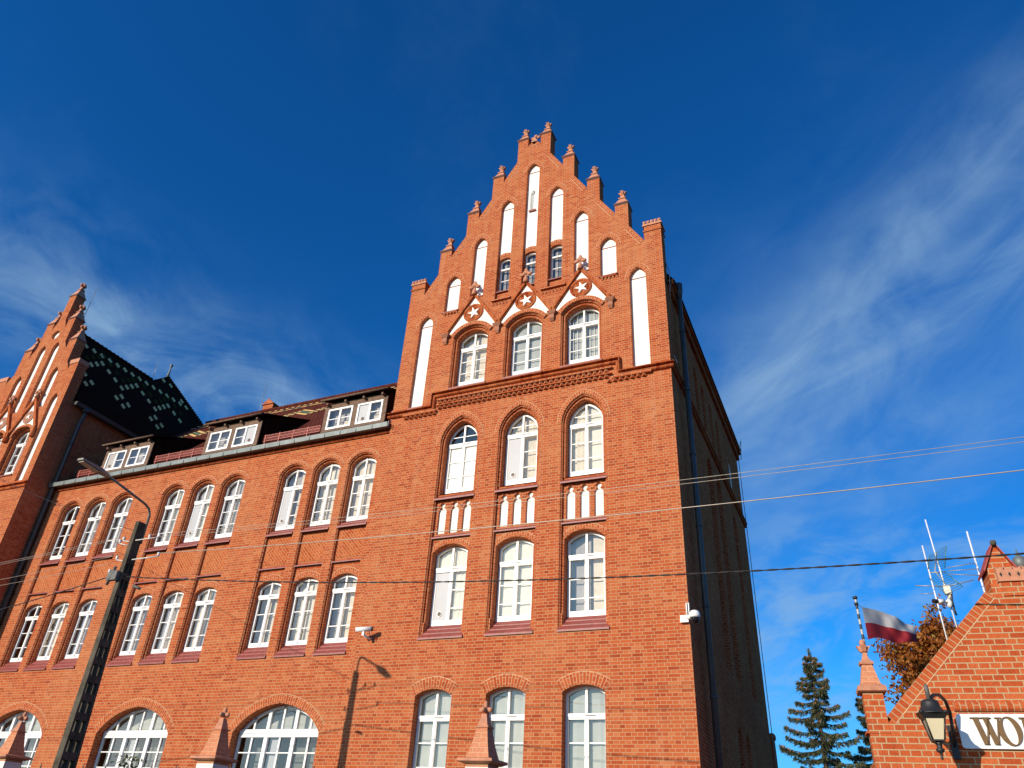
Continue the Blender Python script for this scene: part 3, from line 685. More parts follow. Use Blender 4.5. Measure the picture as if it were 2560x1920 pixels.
# string course below the gable storey: two roll mouldings on a stepped path
path = [(-12.33, 11.57), (-10.82, 11.57), (-10.82, 12.02), (-4.78, 12.02), (-4.78, 11.57), (XR + .09, 11.57)]
def sweep(m, path, prof):        # prof = [(offset perpendicular, y)]
    P = [Vector(p) for p in path]; rows = []
    for i, p in enumerate(P):
        d0 = (P[i] - P[i - 1]).normalized() if i else (P[1] - P[0]).normalized(); d1 = (P[i + 1] - P[i]).normalized() if i < len(P) - 1 else d0
        n0, n1 = Vector((-d0.y, d0.x)), Vector((-d1.y, d1.x)); b = (n0 + n1); b = b / b.dot(n0) if abs(b.dot(n0)) > .01 else n0
        rows.append([(p.x + b.x * o, y, p.y + b.y * o) for o, y in prof])
    Lc = 0
    for i in range(len(P) - 1):
        L = (P[i + 1] - P[i]).length
        for k in range(len(prof) - 1): m.face([rows[i][k], rows[i + 1][k], rows[i + 1][k + 1], rows[i][k + 1]], uv=[(Lc, k * .05), (Lc + L, k * .05), (Lc + L, k * .05 + .05), (Lc, k * .05 + .05)])
        Lc += L
    for r_ in (rows[0], rows[-1]): m.face(r_)
m = MB()
sweep(m, path, [(.0, .003), (-.005, -.04), (-.018, -.12), (-.036, -.15), (-.052, -.14), (-.055, -.08), (-.055, .003)])
sweep(m, [(x + (0 if i in (0, 5) else (.055 if i < 3 else -.055)), z - .085) for i, (x, z) in enumerate(path)], [(.0, .003), (.0, -.05), (-.02, -.085), (-.05, -.10), (-.08, -.085), (-.10, -.05), (-.10, .003)])
part(m, 'string_course', MROLL)
def saw(m, x0, x1, z0, z1, y=0., pitch=.165):
    n = int((x1 - x0) / pitch)
    for k in range(n):
        x = x0 + k * pitch; m.face([(x, y - .004, z0), (x + pitch / 2, y - .10, z0), (x + pitch / 2, y - .10, z1), (x, y - .004, z1)]); m.face([(x + pitch / 2, y - .10, z0), (x + pitch, y - .004, z0), (x + pitch, y - .004, z1), (x + pitch / 2, y - .10, z1)])
        for z in (z0, z1): m.face([(x, y - .004, z), (x + pitch, y - .004, z), (x + pitch / 2, y - .10, z)])
m = MB(); saw(m, -10.58, -5.06, 11.60, 11.70); saw(m, -10.58, -5.06, 11.42, 11.51); saw(m, -11.74, -10.5, 11.26, 11.335); saw(m, -5.22, -3.95, 11.26, 11.335)
m.box(-10.6, -5.04, -.104, -.001, 11.702, 11.76); m.box(-10.6, -5.04, -.104, -.001, 11.512, 11.545); m.box(-11.76, -10.6, -.104, -.001, 11.337, 11.40); m.box(-5.04, -3.93, -.104, -.001, 11.337, 11.40)
part(m, 'sawtooth_frieze', MARCH)

# ------------------------------------------------------------------ the wing
WY = .12; PD = .11
ww = MB(); wh = []
GRP = (-14.465, -19.60, -24.73)
styles3 = [('drapeR', 'drapes', 'cream'), ('grey', 'grey', 'grey'), ('dark', 'grey', 'grey')]
styles2 = [('drapeR', 'drapes', 'drapeR'), ('grey', 'grey', 'grey'), ('dark', 'cream', 'grey')]
for gi, gx in enumerate(GRP):
    for k, dx in enumerate((-1.335, 0, 1.335)):
        xc = gx + dx; T = ('seg', xc, .525, 4.40, 10.11, .335); a = outline(*T); wh.append(a); prev, py = a, WY
        for d, yy in ((.006, .012), (.018, .028), (.034, .036), (.036, PD)):
            b = inset(*T, d, db=0.); ww.strip(prev, py, b, WY + yy); prev, py = b, WY + yy
        w3 = ('seg', xc, .485, 8.18, 10.11, .275); w2 = ('seg', xc, .485, 4.55, 6.47, .185)
        ww.poly(b, [outline(*w3), outline(*w2)], WY + PD)
        for w_ in (w3, w2):
            p2, y2 = outline(*w_), WY + PD
            for d, yy in ((0.003, 0.098), (0.013, 0.086), (0.027, 0.086), (0.039, 0.098), (0.046, 0.120), (0.048, 0.160), (0.050, 0.260)):
                c = inset(*w_, d, db=0.); ww.strip(p2, y2, c, WY + yy); p2, y2 = c, WY + yy
        herr = MB(); herr.poly([(xc - .47, 7.10), (xc + .47, 7.10), (xc + .47, 7.98), (xc - .47, 7.98)], [], WY + PD - .01); part(herr, 'herringbone_panel', MHERR)
        A0, B0 = arch('seg', xc, .525, 10.11, .335, 14), arch('seg', xc, .62, 10.16, .39, 14); ring_part(A0, B0, WY - .008)
        ring_part(arch('seg', xc, .486, 6.47, .186, 10), arch('seg', xc, .488, 6.60, .195, 10), WY + PD - .006)
        sol3 = {(0, 0): 'L', (1, 1): 'L'}.get((gi, k)); sol2 = None
        window(xc, .43, 8.28, 10.10, .215, 'seg', WY + .22, 9.66, [9.18, 8.73] if not sol3 else [(xc, xc + .4, 9.18), (xc, xc + .4, 8.73)], styles3[gi][k], solid=sol3)
        window(xc, .43, 4.71, 6.45, .145, 'seg', WY + .22, 6.15, [5.66, 5.18], styles2[gi][k])
        sill(xc - .525, xc + .525, 8.03, 8.28, WY - .025, WY + .22, 2); sill(xc - .53, xc + .53, 4.38, 4.72, WY - .03, WY + .22, 3)
        sill(xc - .525, xc + .525, 6.98, 7.03, WY + .02, WY + PD, 1)
    # large ground-floor arch
    T = ('tudor', gx + .02, 1.41, .3, 2.45, .72); a = outline(*T); wh.append(a); ww.strip(a, WY, a, WY + .34)
    A0, B0 = arch('tudor', gx + .02, 1.41, 2.45, .72, 14), arch('tudor', gx + .02, 1.55, 2.62, .78, 14); ring_part(A0, B0, WY - .006)
    y = WY + .26; xc = gx + .02; h = 1.40
    f = MB(); A = outline('tudor', xc, h, .35, 2.45, .71); B = inset('tudor', xc, h, .35, 2.45, .71, .06); f.strip(A, y, B, y); f.strip(B, y, B, y + .07)
    P = arch('tudor', xc, h, 2.45, .71)
    def topz(x):
        for (x1, z1), (x2, z2) in zip(P, P[1:]):
            if min(x1, x2) <= x <= max(x1, x2) and x1 != x2: return z1 + (z2 - z1) * (x - x1) / (x2 - x1)
        return 2.45
    f.box(xc - h + .03, xc + h - .03, y - .035, y + .05, 2.46, 2.56); f.box(xc - h + .03, xc + h - .03, y - .02, y + .05, 2.37, 2.458)
    for s_ in (-1, 1):
        x = xc + s_ * .45; f.box(x - .06, x + .06, y - .025, y + .05, .4, 2.36); f.box(x - .05, x + .05, y - .022, y + .05, 2.57, topz(x) - .01)
    for x in (xc - .93, xc, xc + .93): f.box(x - .028, x + .028, y + .0, y + .04, .4, 2.36); f.box(x - .026, x + .026, y + .0, y + .04, 2.57, topz(x) - .02)
    for z in (2.0, 1.6, 1.2, .8): f.box(xc - h + .05, xc + h - .05, y + .01, y + .035, z - .014, z + .014)
    w = part(f, 'arched_window', MPVC); p = MB(); p.poly(inset('tudor', xc, h, .35, 2.45, .71, .03), [], y + .03); p.build('pane', MGLASS, w)
    p = MB(); p.face([(xc - 1.4, y + .5, .3), (xc + 1.4, y + .5, .3), (xc + 1.4, y + .5, 2.3), (xc - 1.4, y + .5, 2.3)], m=0)  # backing sheet, its grey lightened in place of sky reflected by the panes
    p.face([(xc - .40, y + .12, .3), (xc - .08, y + .12, .3), (xc - .08, y + .12, 2.36), (xc - .40, y + .12, 2.36)], m=1)
    p.face([(xc - 1.4, y + .3, 2.4), (xc + 1.4, y + .3, 2.4), (xc + 1.4, y + .3, 3.2), (xc - 1.4, y + .3, 3.2)], m=2); p.build('curtain', [MDIM, MPANEL, MFLAT], w)  # upper pale sheet is no curtain, but added in place of reflected sky
ww.poly([(-27.5, -ZC), (-12.2, -ZC), (-12.2, 11.2), (-27.5, 11.2)], wh, WY)
ww.face([(-27.5, 12, -ZC), (-12.2, 12, -ZC), (-12.2, 12, 11.2), (-27.5, 12, 11.2)])
part(ww, 'wing_wall', MB_); 
m = MB()
sweep(m, [(-27.5, 11.02), (-12.22, 11.02)], [(.0, WY), (.0, WY - .05), (-.03, WY - .085), (-.06, WY - .05), (-.06, WY)])
sweep(m, [(-27.5, 11.12), (-12.22, 11.12)], [(.05, WY), (.05, WY - .14), (-.0, WY - .15), (-.03, WY - .10), (-.03, WY)])
part(m, 'wing_cornice', MROLL)
m = MB(); m.hexa([(-27.42, -.16, 11.07), (-12.24, -.16, 11.07), (-12.24, .1, 11.10), (-27.42, .1, 11.10)], [(-27.42, -.18, 11.22), (-12.24, -.18, 11.22), (-12.24, .1, 11.23), (-27.42, .1, 11.23)])
for k in range(26): x = -27.2 + k * .6; m.box(x, x + .02, -.186, -.15, 11.06, 11.232)
part(m, 'gutter', MZINC)
# wing roof, 45 degrees
RZ0, RY0, RY1 = 11.22, .0, 6.0; SLP = (17.15 - RZ0) / (RY1 - RY0)
m = MB()
def roofz(y): return RZ0 + SLP * y
def rq(x0, x1, y0, y1, mi=0, off=0.):
    L = math.sqrt(1 + SLP * SLP)
    m.face([(x0, y0, roofz(y0) + off), (x1, y0, roofz(y0) + off), (x1, y1, roofz(y1) + off), (x0, y1, roofz(y1) + off)], uv=[(x0, y0 * L), (x1, y0 * L), (x1, y1 * L), (x0, y1 * L)], m=mi)
rq(-27.5, -12.2, -.1, RY1)
m.face([(-27.5, 12.1, RZ0), (-12.2, 12.1, RZ0), (-12.2, RY1, 17.15), (-27.5, RY1, 17.15)])
x = -27.4                         # glazed bands and chevrons below the ridge
while x < -12.4:
    ph = ((x + 14.2) % 1.98) / 1.98; tri = abs(ph - .5) * 2
    if int(x / .165) % 2 == 0: rq(x, x + .15, 5.52, 5.62, 1, .02)
    rq(x, x + .15, 5.22, 5.30, 1 if int(x * 7) % 3 else 2, .02)
    for q, mi in ((0, 1), (.18, 2), (.36, 1)):
        yy = 4.5 - q - .55 * (1 - tri); rq(x, x + .15, yy, yy + .09, mi, .02)
    x += .165
rg = []
for k in range(62): xx = -27.4 + k * .245; m.tube([(xx, RY1, 17.17), (xx + .22, RY1, 17.17), (xx + .245, RY1, 17.2)], [.085, .085, .10], 8, 0)
part(m, 'wing_roof', [MTILE, MCREAM, MGREENT])
# dormers
for gi, gx in enumerate((-13.87, -19.02, -24.14)):
    yf = .22; x0, x1 = gx - 1.24, gx + 1.22; zb, zt = 11.58, 12.46
    m = MB(); m.box(x0, x0 + .16, yf, yf + .12, zb, zt, 0); m.box(x1 - .16, x1, yf, yf + .12, zb, zt, 0); m.box(gx - .10, gx + .08, yf + .002, yf + .12, zb, zt - .081, 0); m.box(x0 + .161, x1 - .161, yf + .001, yf + .12, zt - .08, zt + .12, 0); m.box(x0, x1, yf - .01, yf + .12, zb - .08, zb - .002, 0)
    for k in range(4): xx = x0 + .12 + k * (x1 - x0 - .3) / 3; m.box(xx, xx + .07, yf - .15, yf + .1, zt + .015, zt + .085, 0)
    # cheeks and shed roof
    yb = (zt + .1 - RZ0) / SLP
    sr = .42; yj = (zt + .16 - sr * (yf - .3) - RZ0) / (SLP - sr)
    for xx in (x0, x1): m.face([(xx, yf + .05, zb - .3), (xx, yf + .05, zt + .15), (xx, yj, roofz(yj)), ], m=1)
    zr = lambda y: zt + .12 + sr * (y - (yf - .3))
    m.hexa([(x0 - .08, yf - .17, zr(yf - .17)), (x1 + .08, yf - .17, zr(yf - .17)), (x1 + .08, yj + .2, zr(yj + .2)), (x0 - .08, yj + .2, zr(yj + .2))], [(x0 - .08, yf - .17, zr(yf - .17) + .045), (x1 + .08, yf - .17, zr(yf - .17) + .045), (x1 + .08, yj + .2, zr(yj + .2) + .045), (x0 - .08, yj + .2, zr(yj + .2) + .07)], m=1)
    m.tube([(x0 - .09, yf - .20, zr(yf - .20) + .02), (x1 + .09, yf - .20, zr(yf - .20) + .02)], .034, 8, 0)
    dm = part(m, 'dormer', [MWOOD, MTILED])
    for k, (a, b) in enumerate(((x0 + .16, gx - .105), (gx + .085, x1 - .16))):
        f = MB(); y = yf + .02; z0, z1 = zb + .01, zt - .10
        f.box(a, b, y - .03, y + .03, z0, z0 + .07); f.box(a, b, y - .03, y + .03, z1 - .06, z1); f.box(a, a + .06, y - .028, y + .03, z0 + .071, z1 - .061); f.box(b - .06, b, y - .028, y + .03, z0 + .071, z1 - .061)
        c = (a + b) / 2; f.box(c - .035, c + .035, y - .026, y + .03, z0 + .071, z1 - .061)
        sd = {0: (1, 'L'), 1: (1, 'R'), 2: (0, 'L')}[gi]
        if sd[0] == k:
            q = (c + .035, b - .06) if sd[1] == 'L' else (a + .06, c - .035)
            f.box(q[0], q[1], y, y + .02, (z0 + z1) / 2 - .012, (z0 + z1) / 2 + .012)
        else: f.box(a + .06, b - .06, y, y + .02, (z0 + z1) / 2 - .012, (z0 + z1) / 2 + .012)
        f.build('window_frame', MPVC, dm)
        if sd[0] == k:
            q0, q1 = (a + .06, c - .035) if sd[1] == 'L' else (c + .035, b - .06)
            p = MB(); p.box(q0, q1, y + .004, y + .018, z0 + .07, z1 - .06); p.build('infill_panel', MPANEL if gi != 2 else MNET, dm)
            p = MB(); p.lathe([(.06, 0), (.06, .012)], 0, 0, 14, m=0); p.v = [((q0 + q1) / 2 + vx, y + .001 - vz, z0 + .19 + vy) for vx, vy, vz in p.v]; p.build('vent_ring', MDARKTILE, dm)
        p = MB(); p.face([(a + .03, y + .01, z0 + .03), (b - .03, y + .01, z0 + .03), (b - .03, y + .01, z1 - .03), (a + .03, y + .01, z1 - .03)]); p.build('pane', MGLASS, dm)
        p = MB(); p.face([(a + .03, y + .2, z0 - .1), (b - .03, y + .2, z0 - .1), (b - .03, y + .2, z1 + .1), (a + .03, y + .2, z1 + .1)], m=0)
        p.face([(c + .05, y + .15, z0), (b, y + .15, z0), (b, y + .15, z0 + .35 + .1 * k), (c + .05, y + .15, z0 + .35)], m=1); p.build('curtain', [MNET, MCURT], dm)
# snow guards
for x0, x1 in ((-17.75, -15.35), (-22.85, -20.5), (-26.9, -25.55), (-12.62, -12.25)):
    m = MB(); y = .42; zb = roofz(y) + .08
    for z in (zb, zb + .11, zb + .22): m.box(x0, x1, y - .008, y + .008, z, z + .018)
    k = int((x1 - x0) / .055)
    for q in range(k + 1): x = x0 + q * (x1 - x0) / max(1, k); m.box(x - .007, x + .007, y - .006, y + .006, zb, zb + .22)
    for q in range(int((x1 - x0) / .6) + 1): x = x0 + .1 + q * .6; m.box(x - .015, x + .015, y - .02, y + .05, roofz(y) - .02, zb + .26)
    part(m, 'snow_guard', MREDM)
m = MB(); xx, yy = -24.0, 6.6; m.box(xx - .3, xx + .3, yy - .3, yy + .3, 16.3, 17.75); m.prism([(xx - .36, 17.75), (xx + .36, 17.75), (xx, 18.05)], yy - .36, yy + .36)
ch = part(m, 'chimney', MB_)
m = MB(); m.tube([(xx - .35, yy - .4, 16.6), (xx - .35, yy - .4, 19.0)], .010, 6); m.build('lightning_rod', MROD, ch)

# ------------------------------------------------------------------ the pavilion at the far left
PY, PA, XP = -.97, -29.95, -27.5
LHp = [(-27.5, 16.35), (-28.0, 16.35), (-28.0, 16.12), (-28.30, 16.6), (-28.30, 17.75), (-28.78, 17.75), (-28.78, 17.35), (-29.05, 17.78), (-29.05, 19.05), (-29.50, 19.05), (-29.50, 18.65), (-29.73, 19.1), (-29.73, 20.5)]
PG = [(XP, -ZC)] + LHp + [(2 * PA - x, z) for x, z in LHp[::-1]] + [(2 * PA - XP, -ZC)]
pw = MB(); ph_ = []
def pniche(xc, h, zb, za, white=True):
    w_ = ('gothic', xc, h, zb, za - .42, .42); a = outline(*w_); ph_.append(a); pw.strip(a, PY, a, PY + .13)
    ring_part(arch('gothic', xc, h, za - .42, .42, 12), arch('gothic', xc, h + .12, za - .42, .57, 12), PY - .005)
    pn = MB(); pn.poly(a, [], PY + .115); part(pn, 'niche_panel', MWHITE)
for xc, zb, za in ((PA - .42, 14.45, 17.86), (PA + .42, 14.55, 17.86), (PA + 1.13, 14.45, 16.42), (PA - 1.13, 14.6, 16.42), (PA + 1.88, 11.08, 14.98), (PA - 1.88, 11.08, 14.98)): pniche(xc, .215, zb, za)
n = 20; cir = [(PA + .23 * math.cos(2 * math.pi * k / n), 18.34 + .23 * math.sin(2 * math.pi * k / n)) for k in range(n)]
ph_.append(cir); pw.strip(cir, PY, cir, PY + .12); pn = MB(); pn.poly(cir, [], PY + .11); part(pn, 'niche_panel', MWHITE)
for xc in (PA + .80, PA - .80):
    w_ = ('basket', xc, .55, 11.45, 13.2, .38); a = outline(*w_); ph_.append(a); pw.strip(a, PY, a, PY + .13)
    w2 = ('basket', xc, .47, 11.47, 13.2, .31); pw.poly(a, [outline(*w2)], PY + .129); pw.strip(outline(*w2), PY + .129, outline(*w2), PY + .28)
    window(xc, .45, 11.6, 13.2, .27, 'basket', PY + .26, 12.9, [12.47, 12.03], 'grey')
    sill(xc - .55, xc + .55, 11.42, 11.58, PY - .03, PY + .27, 2)
    A0, B0 = arch('basket', xc, .55, 13.2, .38, 14), arch('basket', xc, .65, 13.2, .48, 14); ring_part(A0, B0, PY - .04)
    m = MB(); m.poly([(xc - .70, 13.38)] + [p for p in B0[::-1] if p[1] > 13.37] + [(xc + .70, 13.38), (xc, 14.80)], [], PY - .012); pd = part(m, 'pediment', MWHITE)
    m = MB()
    for s_ in (-1, 1):
        m.prism([(xc + s_ * .70, 13.36), (xc + s_ * .79, 13.47), (xc, 15.02), (xc, 14.78)], PY - .10, PY + .004)
        m.box(xc + s_ * .76 - .06, xc + s_ * .76 + .06, PY - .13, PY + .003, 13.0, 13.4)
    m.build('raking_cornice', MROLL, pd)
    m = MB(); nn = 24; c2 = lambda r: [(xc + r * math.cos(2 * math.pi * k / nn), 14.02 + r * math.sin(2 * math.pi * k / nn)) for k in range(nn)]
    m.strip(c2(.29), PY - .01, c2(.29), PY - .04); m.strip(c2(.29), PY - .04, c2(.22), PY - .05); m.strip(c2(.22), PY - .05, c2(.01), PY - .025); m.build('medallion', MTERRAD, pd)
    m = MB(); m.prism([(xc + (.16 if k % 2 == 0 else .05) * math.cos(1.8 + math.pi * k / 5), 14.02 + (.16 if k % 2 == 0 else .05) * math.sin(1.8 + math.pi * k / 5)) for k in range(10)], PY - .06, PY - .03); m.build('star', MWHITE, pd)
    m = MB(); m.lathe([(.08, 14.92), (.05, 15.1)], xc, PY - .08, 8)
    for dx, dz in ((0, .28), (-.1, .19), (.1, .19)): m.blob((xc + dx, PY - .09, 14.98 + dz), .075, .05, .08)
    m.build('finial', MTERRA, pd)
pw.poly(PG, ph_, PY)
for a, b in zip(PG[1:], PG[2:-1]): pw.face([(a[0], PY, a[1]), (b[0], PY, b[1]), (b[0], PY + .43, b[1]), (a[0], PY + .43, a[1])])
pw.poly([(XP, 14.5)] + PG[1:-1] + [(2 * PA - XP, 14.5)], [], PY + .43)
for x in (XP, 2 * PA - XP): pw.face([(x, PY, -ZC), (x, 11, -ZC), (x, 11, 14.75), (x, PY, 14.75)]); pw.face([(x, PY, 14.75), (x, PY + .43, 14.75), (x, PY + .43, 16.35), (x, PY, 16.35)])
pw.face([(XP, 11, -ZC), (2 * PA - XP, 11, -ZC), (2 * PA - XP, 11, 14.7), (XP, 11, 14.7)])
part(pw, 'pavilion_wall', MB_)
m = MB(); sweep(m, [(2 * PA - XP - .1, 10.98), (XP + .08, 10.98)], [(.0, PY), (.0, PY - .08), (-.05, PY - .10), (-.06, PY - .05), (-.06, PY)])
sweep(m, [(2 * PA - XP - .05, 10.86), (XP + .05, 10.86)], [(.0, PY), (.0, PY - .04), (-.05, PY - .07), (-.09, PY - .04), (-.09, PY)]); part(m, 'string_course', MROLL)
m = MB(); m.box(XP - .52, XP + .03, PY - .03, PY + .46, 16.35, 16.55); m.box(2 * PA - XP - .03, 2 * PA - XP + .52, PY - .03, PY + .46, 16.35, 16.55); part(m, 'pier_crown', MTERRA)
for x, z in ((PA, 20.5), (PA + .68, 19.05), (PA - .68, 19.05), (PA + 1.41, 17.75), (PA - 1.41, 17.75)):
    m = MB(); yc = PY + .215
    m.hexa([(x - .235, PY - .01, z), (x + .235, PY - .01, z), (x + .235, PY + .44, z), (x - .235, PY + .44, z)], [(x - .27, PY - .05, z + .05), (x + .27, PY - .05, z + .05), (x + .27, PY + .48, z + .05), (x - .27, PY + .48, z + .05)]); pin = part(m, 'pinnacle_cap', MCAPD)
    m = MB(); zz = z + .052; q = lambda a, h_: [(x - a, yc - a, h_), (x + a, yc - a, h_), (x + a, yc + a, h_), (x - a, yc + a, h_)]
    m.hexa(q(.24, zz), q(.09, zz + .42)); m.hexa(q(.12, zz + .42), q(.12, zz + .45)); m.hexa(q(.09, zz + .45), q(.05, zz + .62))
    for s_ in (-1, 1): m.blob((x + s_ * .09, yc, zz + .72), .07, .065, .08); m.blob((x, yc + s_ * .09, zz + .72), .065, .07, .08)
    m.blob((x, yc, zz + .74), .075, .075, .12); m.build('pinnacle_finial', MTERRA, pin)
m = MB(); m.tube([(PA + .4, PY + .6, 19.5), (PA + .4, PY + .6, 21.3)], .012, 6); part(m, 'lightning_rod', MROD)
# pavilion roof with glazed diamonds
sr = 1.6667
def pz(x): return 14.6 + sr * (-27.25 - x)
m = MB(); F = [(-27.25, -.5), (-29.95, -.5), (-29.98, 4.25), (-30.65, 5.5), (-29.45, 7.4), (-27.25, 10.9)]
m.face([(x, y, pz(x)) for x, y in F], uv=[(y, -x * 1.94) for x, y in F])
m.face([(-30.65, 5.5, pz(-30.65)), (-29.45, 7.4, pz(-29.45)), (-27.25, 10.9, 14.6), (-32.65, 10.9, 14.6), (-31.0, 7.5, 17.6)])
m.face([(-32.65, -.5, 14.6), (-29.95, -.5, 19.1), (-29.98, 4.25, 19.15), (-30.65, 5.5, 20.26), (-31.0, 7.5, 17.6), (-32.65, 10.9, 14.6)])
def dia(x, y, mi, s=1.):
    n = Vector((sr, 0, 1)).normalized() * .012; dn = Vector((1, 0, -sr)).normalized() * .20 * s; dy = Vector((0, .145 * s, 0)); c = Vector((x, y, pz(x))) + n
    m.face([c - dn, c - dn * .05 + dy, c + dn, c + dn * .05 - dy], m=mi)
for k in range(15): dia(-29.57 - .012 * k, .25 + .443 * k, 1)
for k in range(18):
    y = .1 + .33 * k; ph = ((y - 1.09) % 1.98) / 1.98; x = -28.78 - .5 * abs(ph - .5) * 2; dia(x, y, 1)
    dia(x - .34, y + .16, 2)
for yc in (.02, 2.0, 3.98, 5.96):
    for dx, dy in ((-.17, 0), (.17, 0), (0, .33), (0, -.33)):
        if yc + dy > -.3: dia(-28.27 + dx, yc + dy, 1)
for p in ((-30.32, 5.1), (-30.3, 5.58), (-29.9, 6.2)): dia(*p, 1)
for a, b in (((-29.95, -.4), (-29.98, 4.25)), ((-30.65, 5.5), (-29.45, 7.4)), ((-29.45, 7.4), (-27.25, 10.9))):
    for k in range(20):
        t0, t1 = k / 20, (k + .9) / 20; p0 = (a[0] + (b[0] - a[0]) * t0, a[1] + (b[1] - a[1]) * t0); p1 = (a[0] + (b[0] - a[0]) * t1, a[1] + (b[1] - a[1]) * t1)
        m.tube([(p0[0], p0[1], pz(p0[0])), (p1[0], p1[1], pz(p1[0]) + .02)], [.07, .085], 6, 0)
pro = part(m, 'pavilion_roof', [MTILED, MCREAM, MDGREEN])
m = MB(); m.lathe([(.10, 20.2), (.05, 20.5), (.035, 20.85), (.09, 20.92), (.09, 20.98), (.02, 21.05)], -30.65, 5.5, 10); m.build('roof_finial', MZINC, pro); m = MB(); m.tube([(-30.5, 4.6, 19.7), (-30.5, 4.6, 20.5)], .012, 6); m.build('lightning_rod', MROD, pro)
m = MB(); m.hexa([(-27.42, -.55, 14.52), (-27.22, -.55, 14.52), (-27.22, 10, 14.52), (-27.42, 10, 14.52)], [(-27.44, -.55, 14.66), (-27.18, -.55, 14.66), (-27.18, 10, 14.66), (-27.44, 10, 14.66)]); part(m, 'gutter', MPIPE)
m = MB(); m.tube([(-27.3, .0, 14.55), (-27.32, .02, 14.3), (-27.38, .0, 13.9), (-27.38, .0, -ZC)], .075, 10); m.lathe([(.13, 14.42), (.13, 14.62)], -27.3, 0, 10)
for z in (13, 11.2, 9, 7, 5, 3): m.lathe([(.095, z), (.095, z + .06)], -27.38, 0, 10)
part(m, 'downpipe', MPIPE)
# main block downpipe, conductors, rear annex
m = MB(); xd = XR + .20; m.tube([(xd, 1.0, 14.9), (xd, 1.0, -ZC)], .072, 12); m.lathe([(.08, 14.45), (.12, 14.75), (.12, 15.0), (.10, 15.0)], xd, 1.0, 12)
for z in (13.2, 11.2, 9.2, 7.2, 5.2, 3.2): m.lathe([(.085, z), (.085, z + .06)], xd, 1.0, 12)
part(m, 'downpipe', MPIPE)
for pth, rr_ in (([(XR + .03, .25, 15.3), (XR + .10, .3, 15.0), (XR + .06, .3, 13.9)], .012), ([(XR + .04, .2, 15.9), (XR + .04, .2, 16.6)], .012), ([(XR + .06, .25, 11.95), (XR + .12, .3, 11.7)], .014),
                 ([(XR + .06, 12.13, 14.6), (XR + .06, 12.13, -ZC)], .014), ([(XR + .1, 12.1, 14.8), (XR + .25, 12.05, 15.2), (XR + .16, 12.15, 14.4)], .014)):
    m = MB(); m.tube(pth, rr_, 6); part(m, 'lightning_conductor', MROD)
m = MB(); m.box(-11, XR + .06, 12.2, 12.75, -ZC, 3.9); m.box(-11.1, XR + .10, 12.18, 12.8, 3.9, 4.05); part(m, 'rear_annex', MB_)

# ------------------------------------------------------------------ wall cameras
m = MB(); cx, cy, cz = -11.82, -.32, 4.84
d = Vector((-.40, -.16, -.04)).normalized()
m.tube([Vector((cx, cy, cz)) - d * .20, Vector((cx, cy, cz)) + d * .21], .062, 12); m.box(cx - .03, cx + .03, cy - .02, cy + .03, cz - .16, cz - .05)
m.tube([(cx, cy, cz - .14), (cx + .06, -.10, cz - .19), (cx + .10, .0, cz - .17)], .028, 8)
o = tag(empty('bullet_camera', (cx, .0, cz - .15 - 0), 0), 'white tubular surveillance camera on the brick wall beside the wing windows', 'camera')
def under(o, mb, name, mats):
    c = mb.build(name, mats); c.parent = o; c.matrix_parent_inverse = Matrix.Translation(-o.location); return c
under(o, m, 'camera_body', MPLASTIC)
m = MB(); m.tube([Vector((cx, cy, cz)) - d * .235, Vector((cx, cy, cz)) - d * .201], .058, 12); m.tube([(cx + .12, cy + .05, cz - .02), (cx + .15, -.2, cz - .16), (cx + .12, -.05, cz - .22), (cx + .1, .0, cz - .1)], .009, 6); under(o, m, 'cable', MBLK)
o = tag(empty('dome_camera', (-3.42, -.02, 4.66)), 'white dome surveillance camera with aerial on the shaded corner of the building', 'camera')
m = MB(); m.box(-3.60, -3.42, -.09, -.0, 4.60, 4.75); m.tube([(-3.46, -.06, 4.70), (-3.38, -.10, 4.70), (-3.30, -.14, 4.73)], .05, 10); under(o, m, 'wall_box', MPLASTIC)
m = MB(); m.lathe([(.11, 4.66), (.122, 4.70), (.115, 4.76), (.08, 4.81), (.02, 4.83)], -3.26, -.16, 16); under(o, m, 'camera_head', MPLASTIC)
m = MB(); m.lathe([(.01, 4.545), (.06, 4.565), (.09, 4.61), (.1, 4.659)], -3.26, -.16, 16); under(o, m, 'dome_glass', MSMOKE)
for x in (-3.45, -3.40): m = MB(); m.tube([(x, -.05, 4.74), (x, -.05, 5.03)], .016, 8); under(o, m, 'aerial', MPLASTIC)

# ------------------------------------------------------------------ street pole with lamp
PXx, PYy = -14.40, -5.75
o = tag(empty('utility_pole', (PXx, PYy, -ZC)), 'dark perforated concrete utility pole with a street lamp arm in front of the wing', 'pole')
m = MB(); zt = 5.96
def ph2(z): t = (zt - z) / (zt + ZC); return .062 + .05 * t, .19 + .31 * t     # half width in x, depth in y
def slab(f0, f1, z0, z1, k=1.):
    def q(z): w, d = ph2(z); w *= .85; w *= k; y0 = PYy - .15 + d * f0; y1 = PYy - .15 + d * f1; return [(PXx - w, y0, z), (PXx + w, y0, z), (PXx + w, y1, z), (PXx - w, y1, z)]
    m.hexa(q(z0), q(z1))
for f0, f1 in ((0, .14), (.44, .56), (.86, 1)): slab(f0, f1, -ZC, zt)
z = -ZC; k = 0
while z < zt - .01:
    full = z > zt - 1.3; z1 = min(zt, z + (.14 if not full else .5))
    slab(.139, .441, z, z1, .9); slab(.559, .861, z, z1, .9); z = z1 + (.21 if not full else 0)
under(o, m, 'concrete_shaft', MCONC)
m = MB(); hb = (-14.33, -5.74, 6.28)
m.tube([(-14.35, -5.68, 5.5), (-14.34, -5.70, 6.18), (-14.33, -5.78, 6.30), (-14.325, -5.92, 6.36), (-14.27, -7.15, 6.545)], .028, 8); under(o, m, 'lamp_arm', MLAMP)
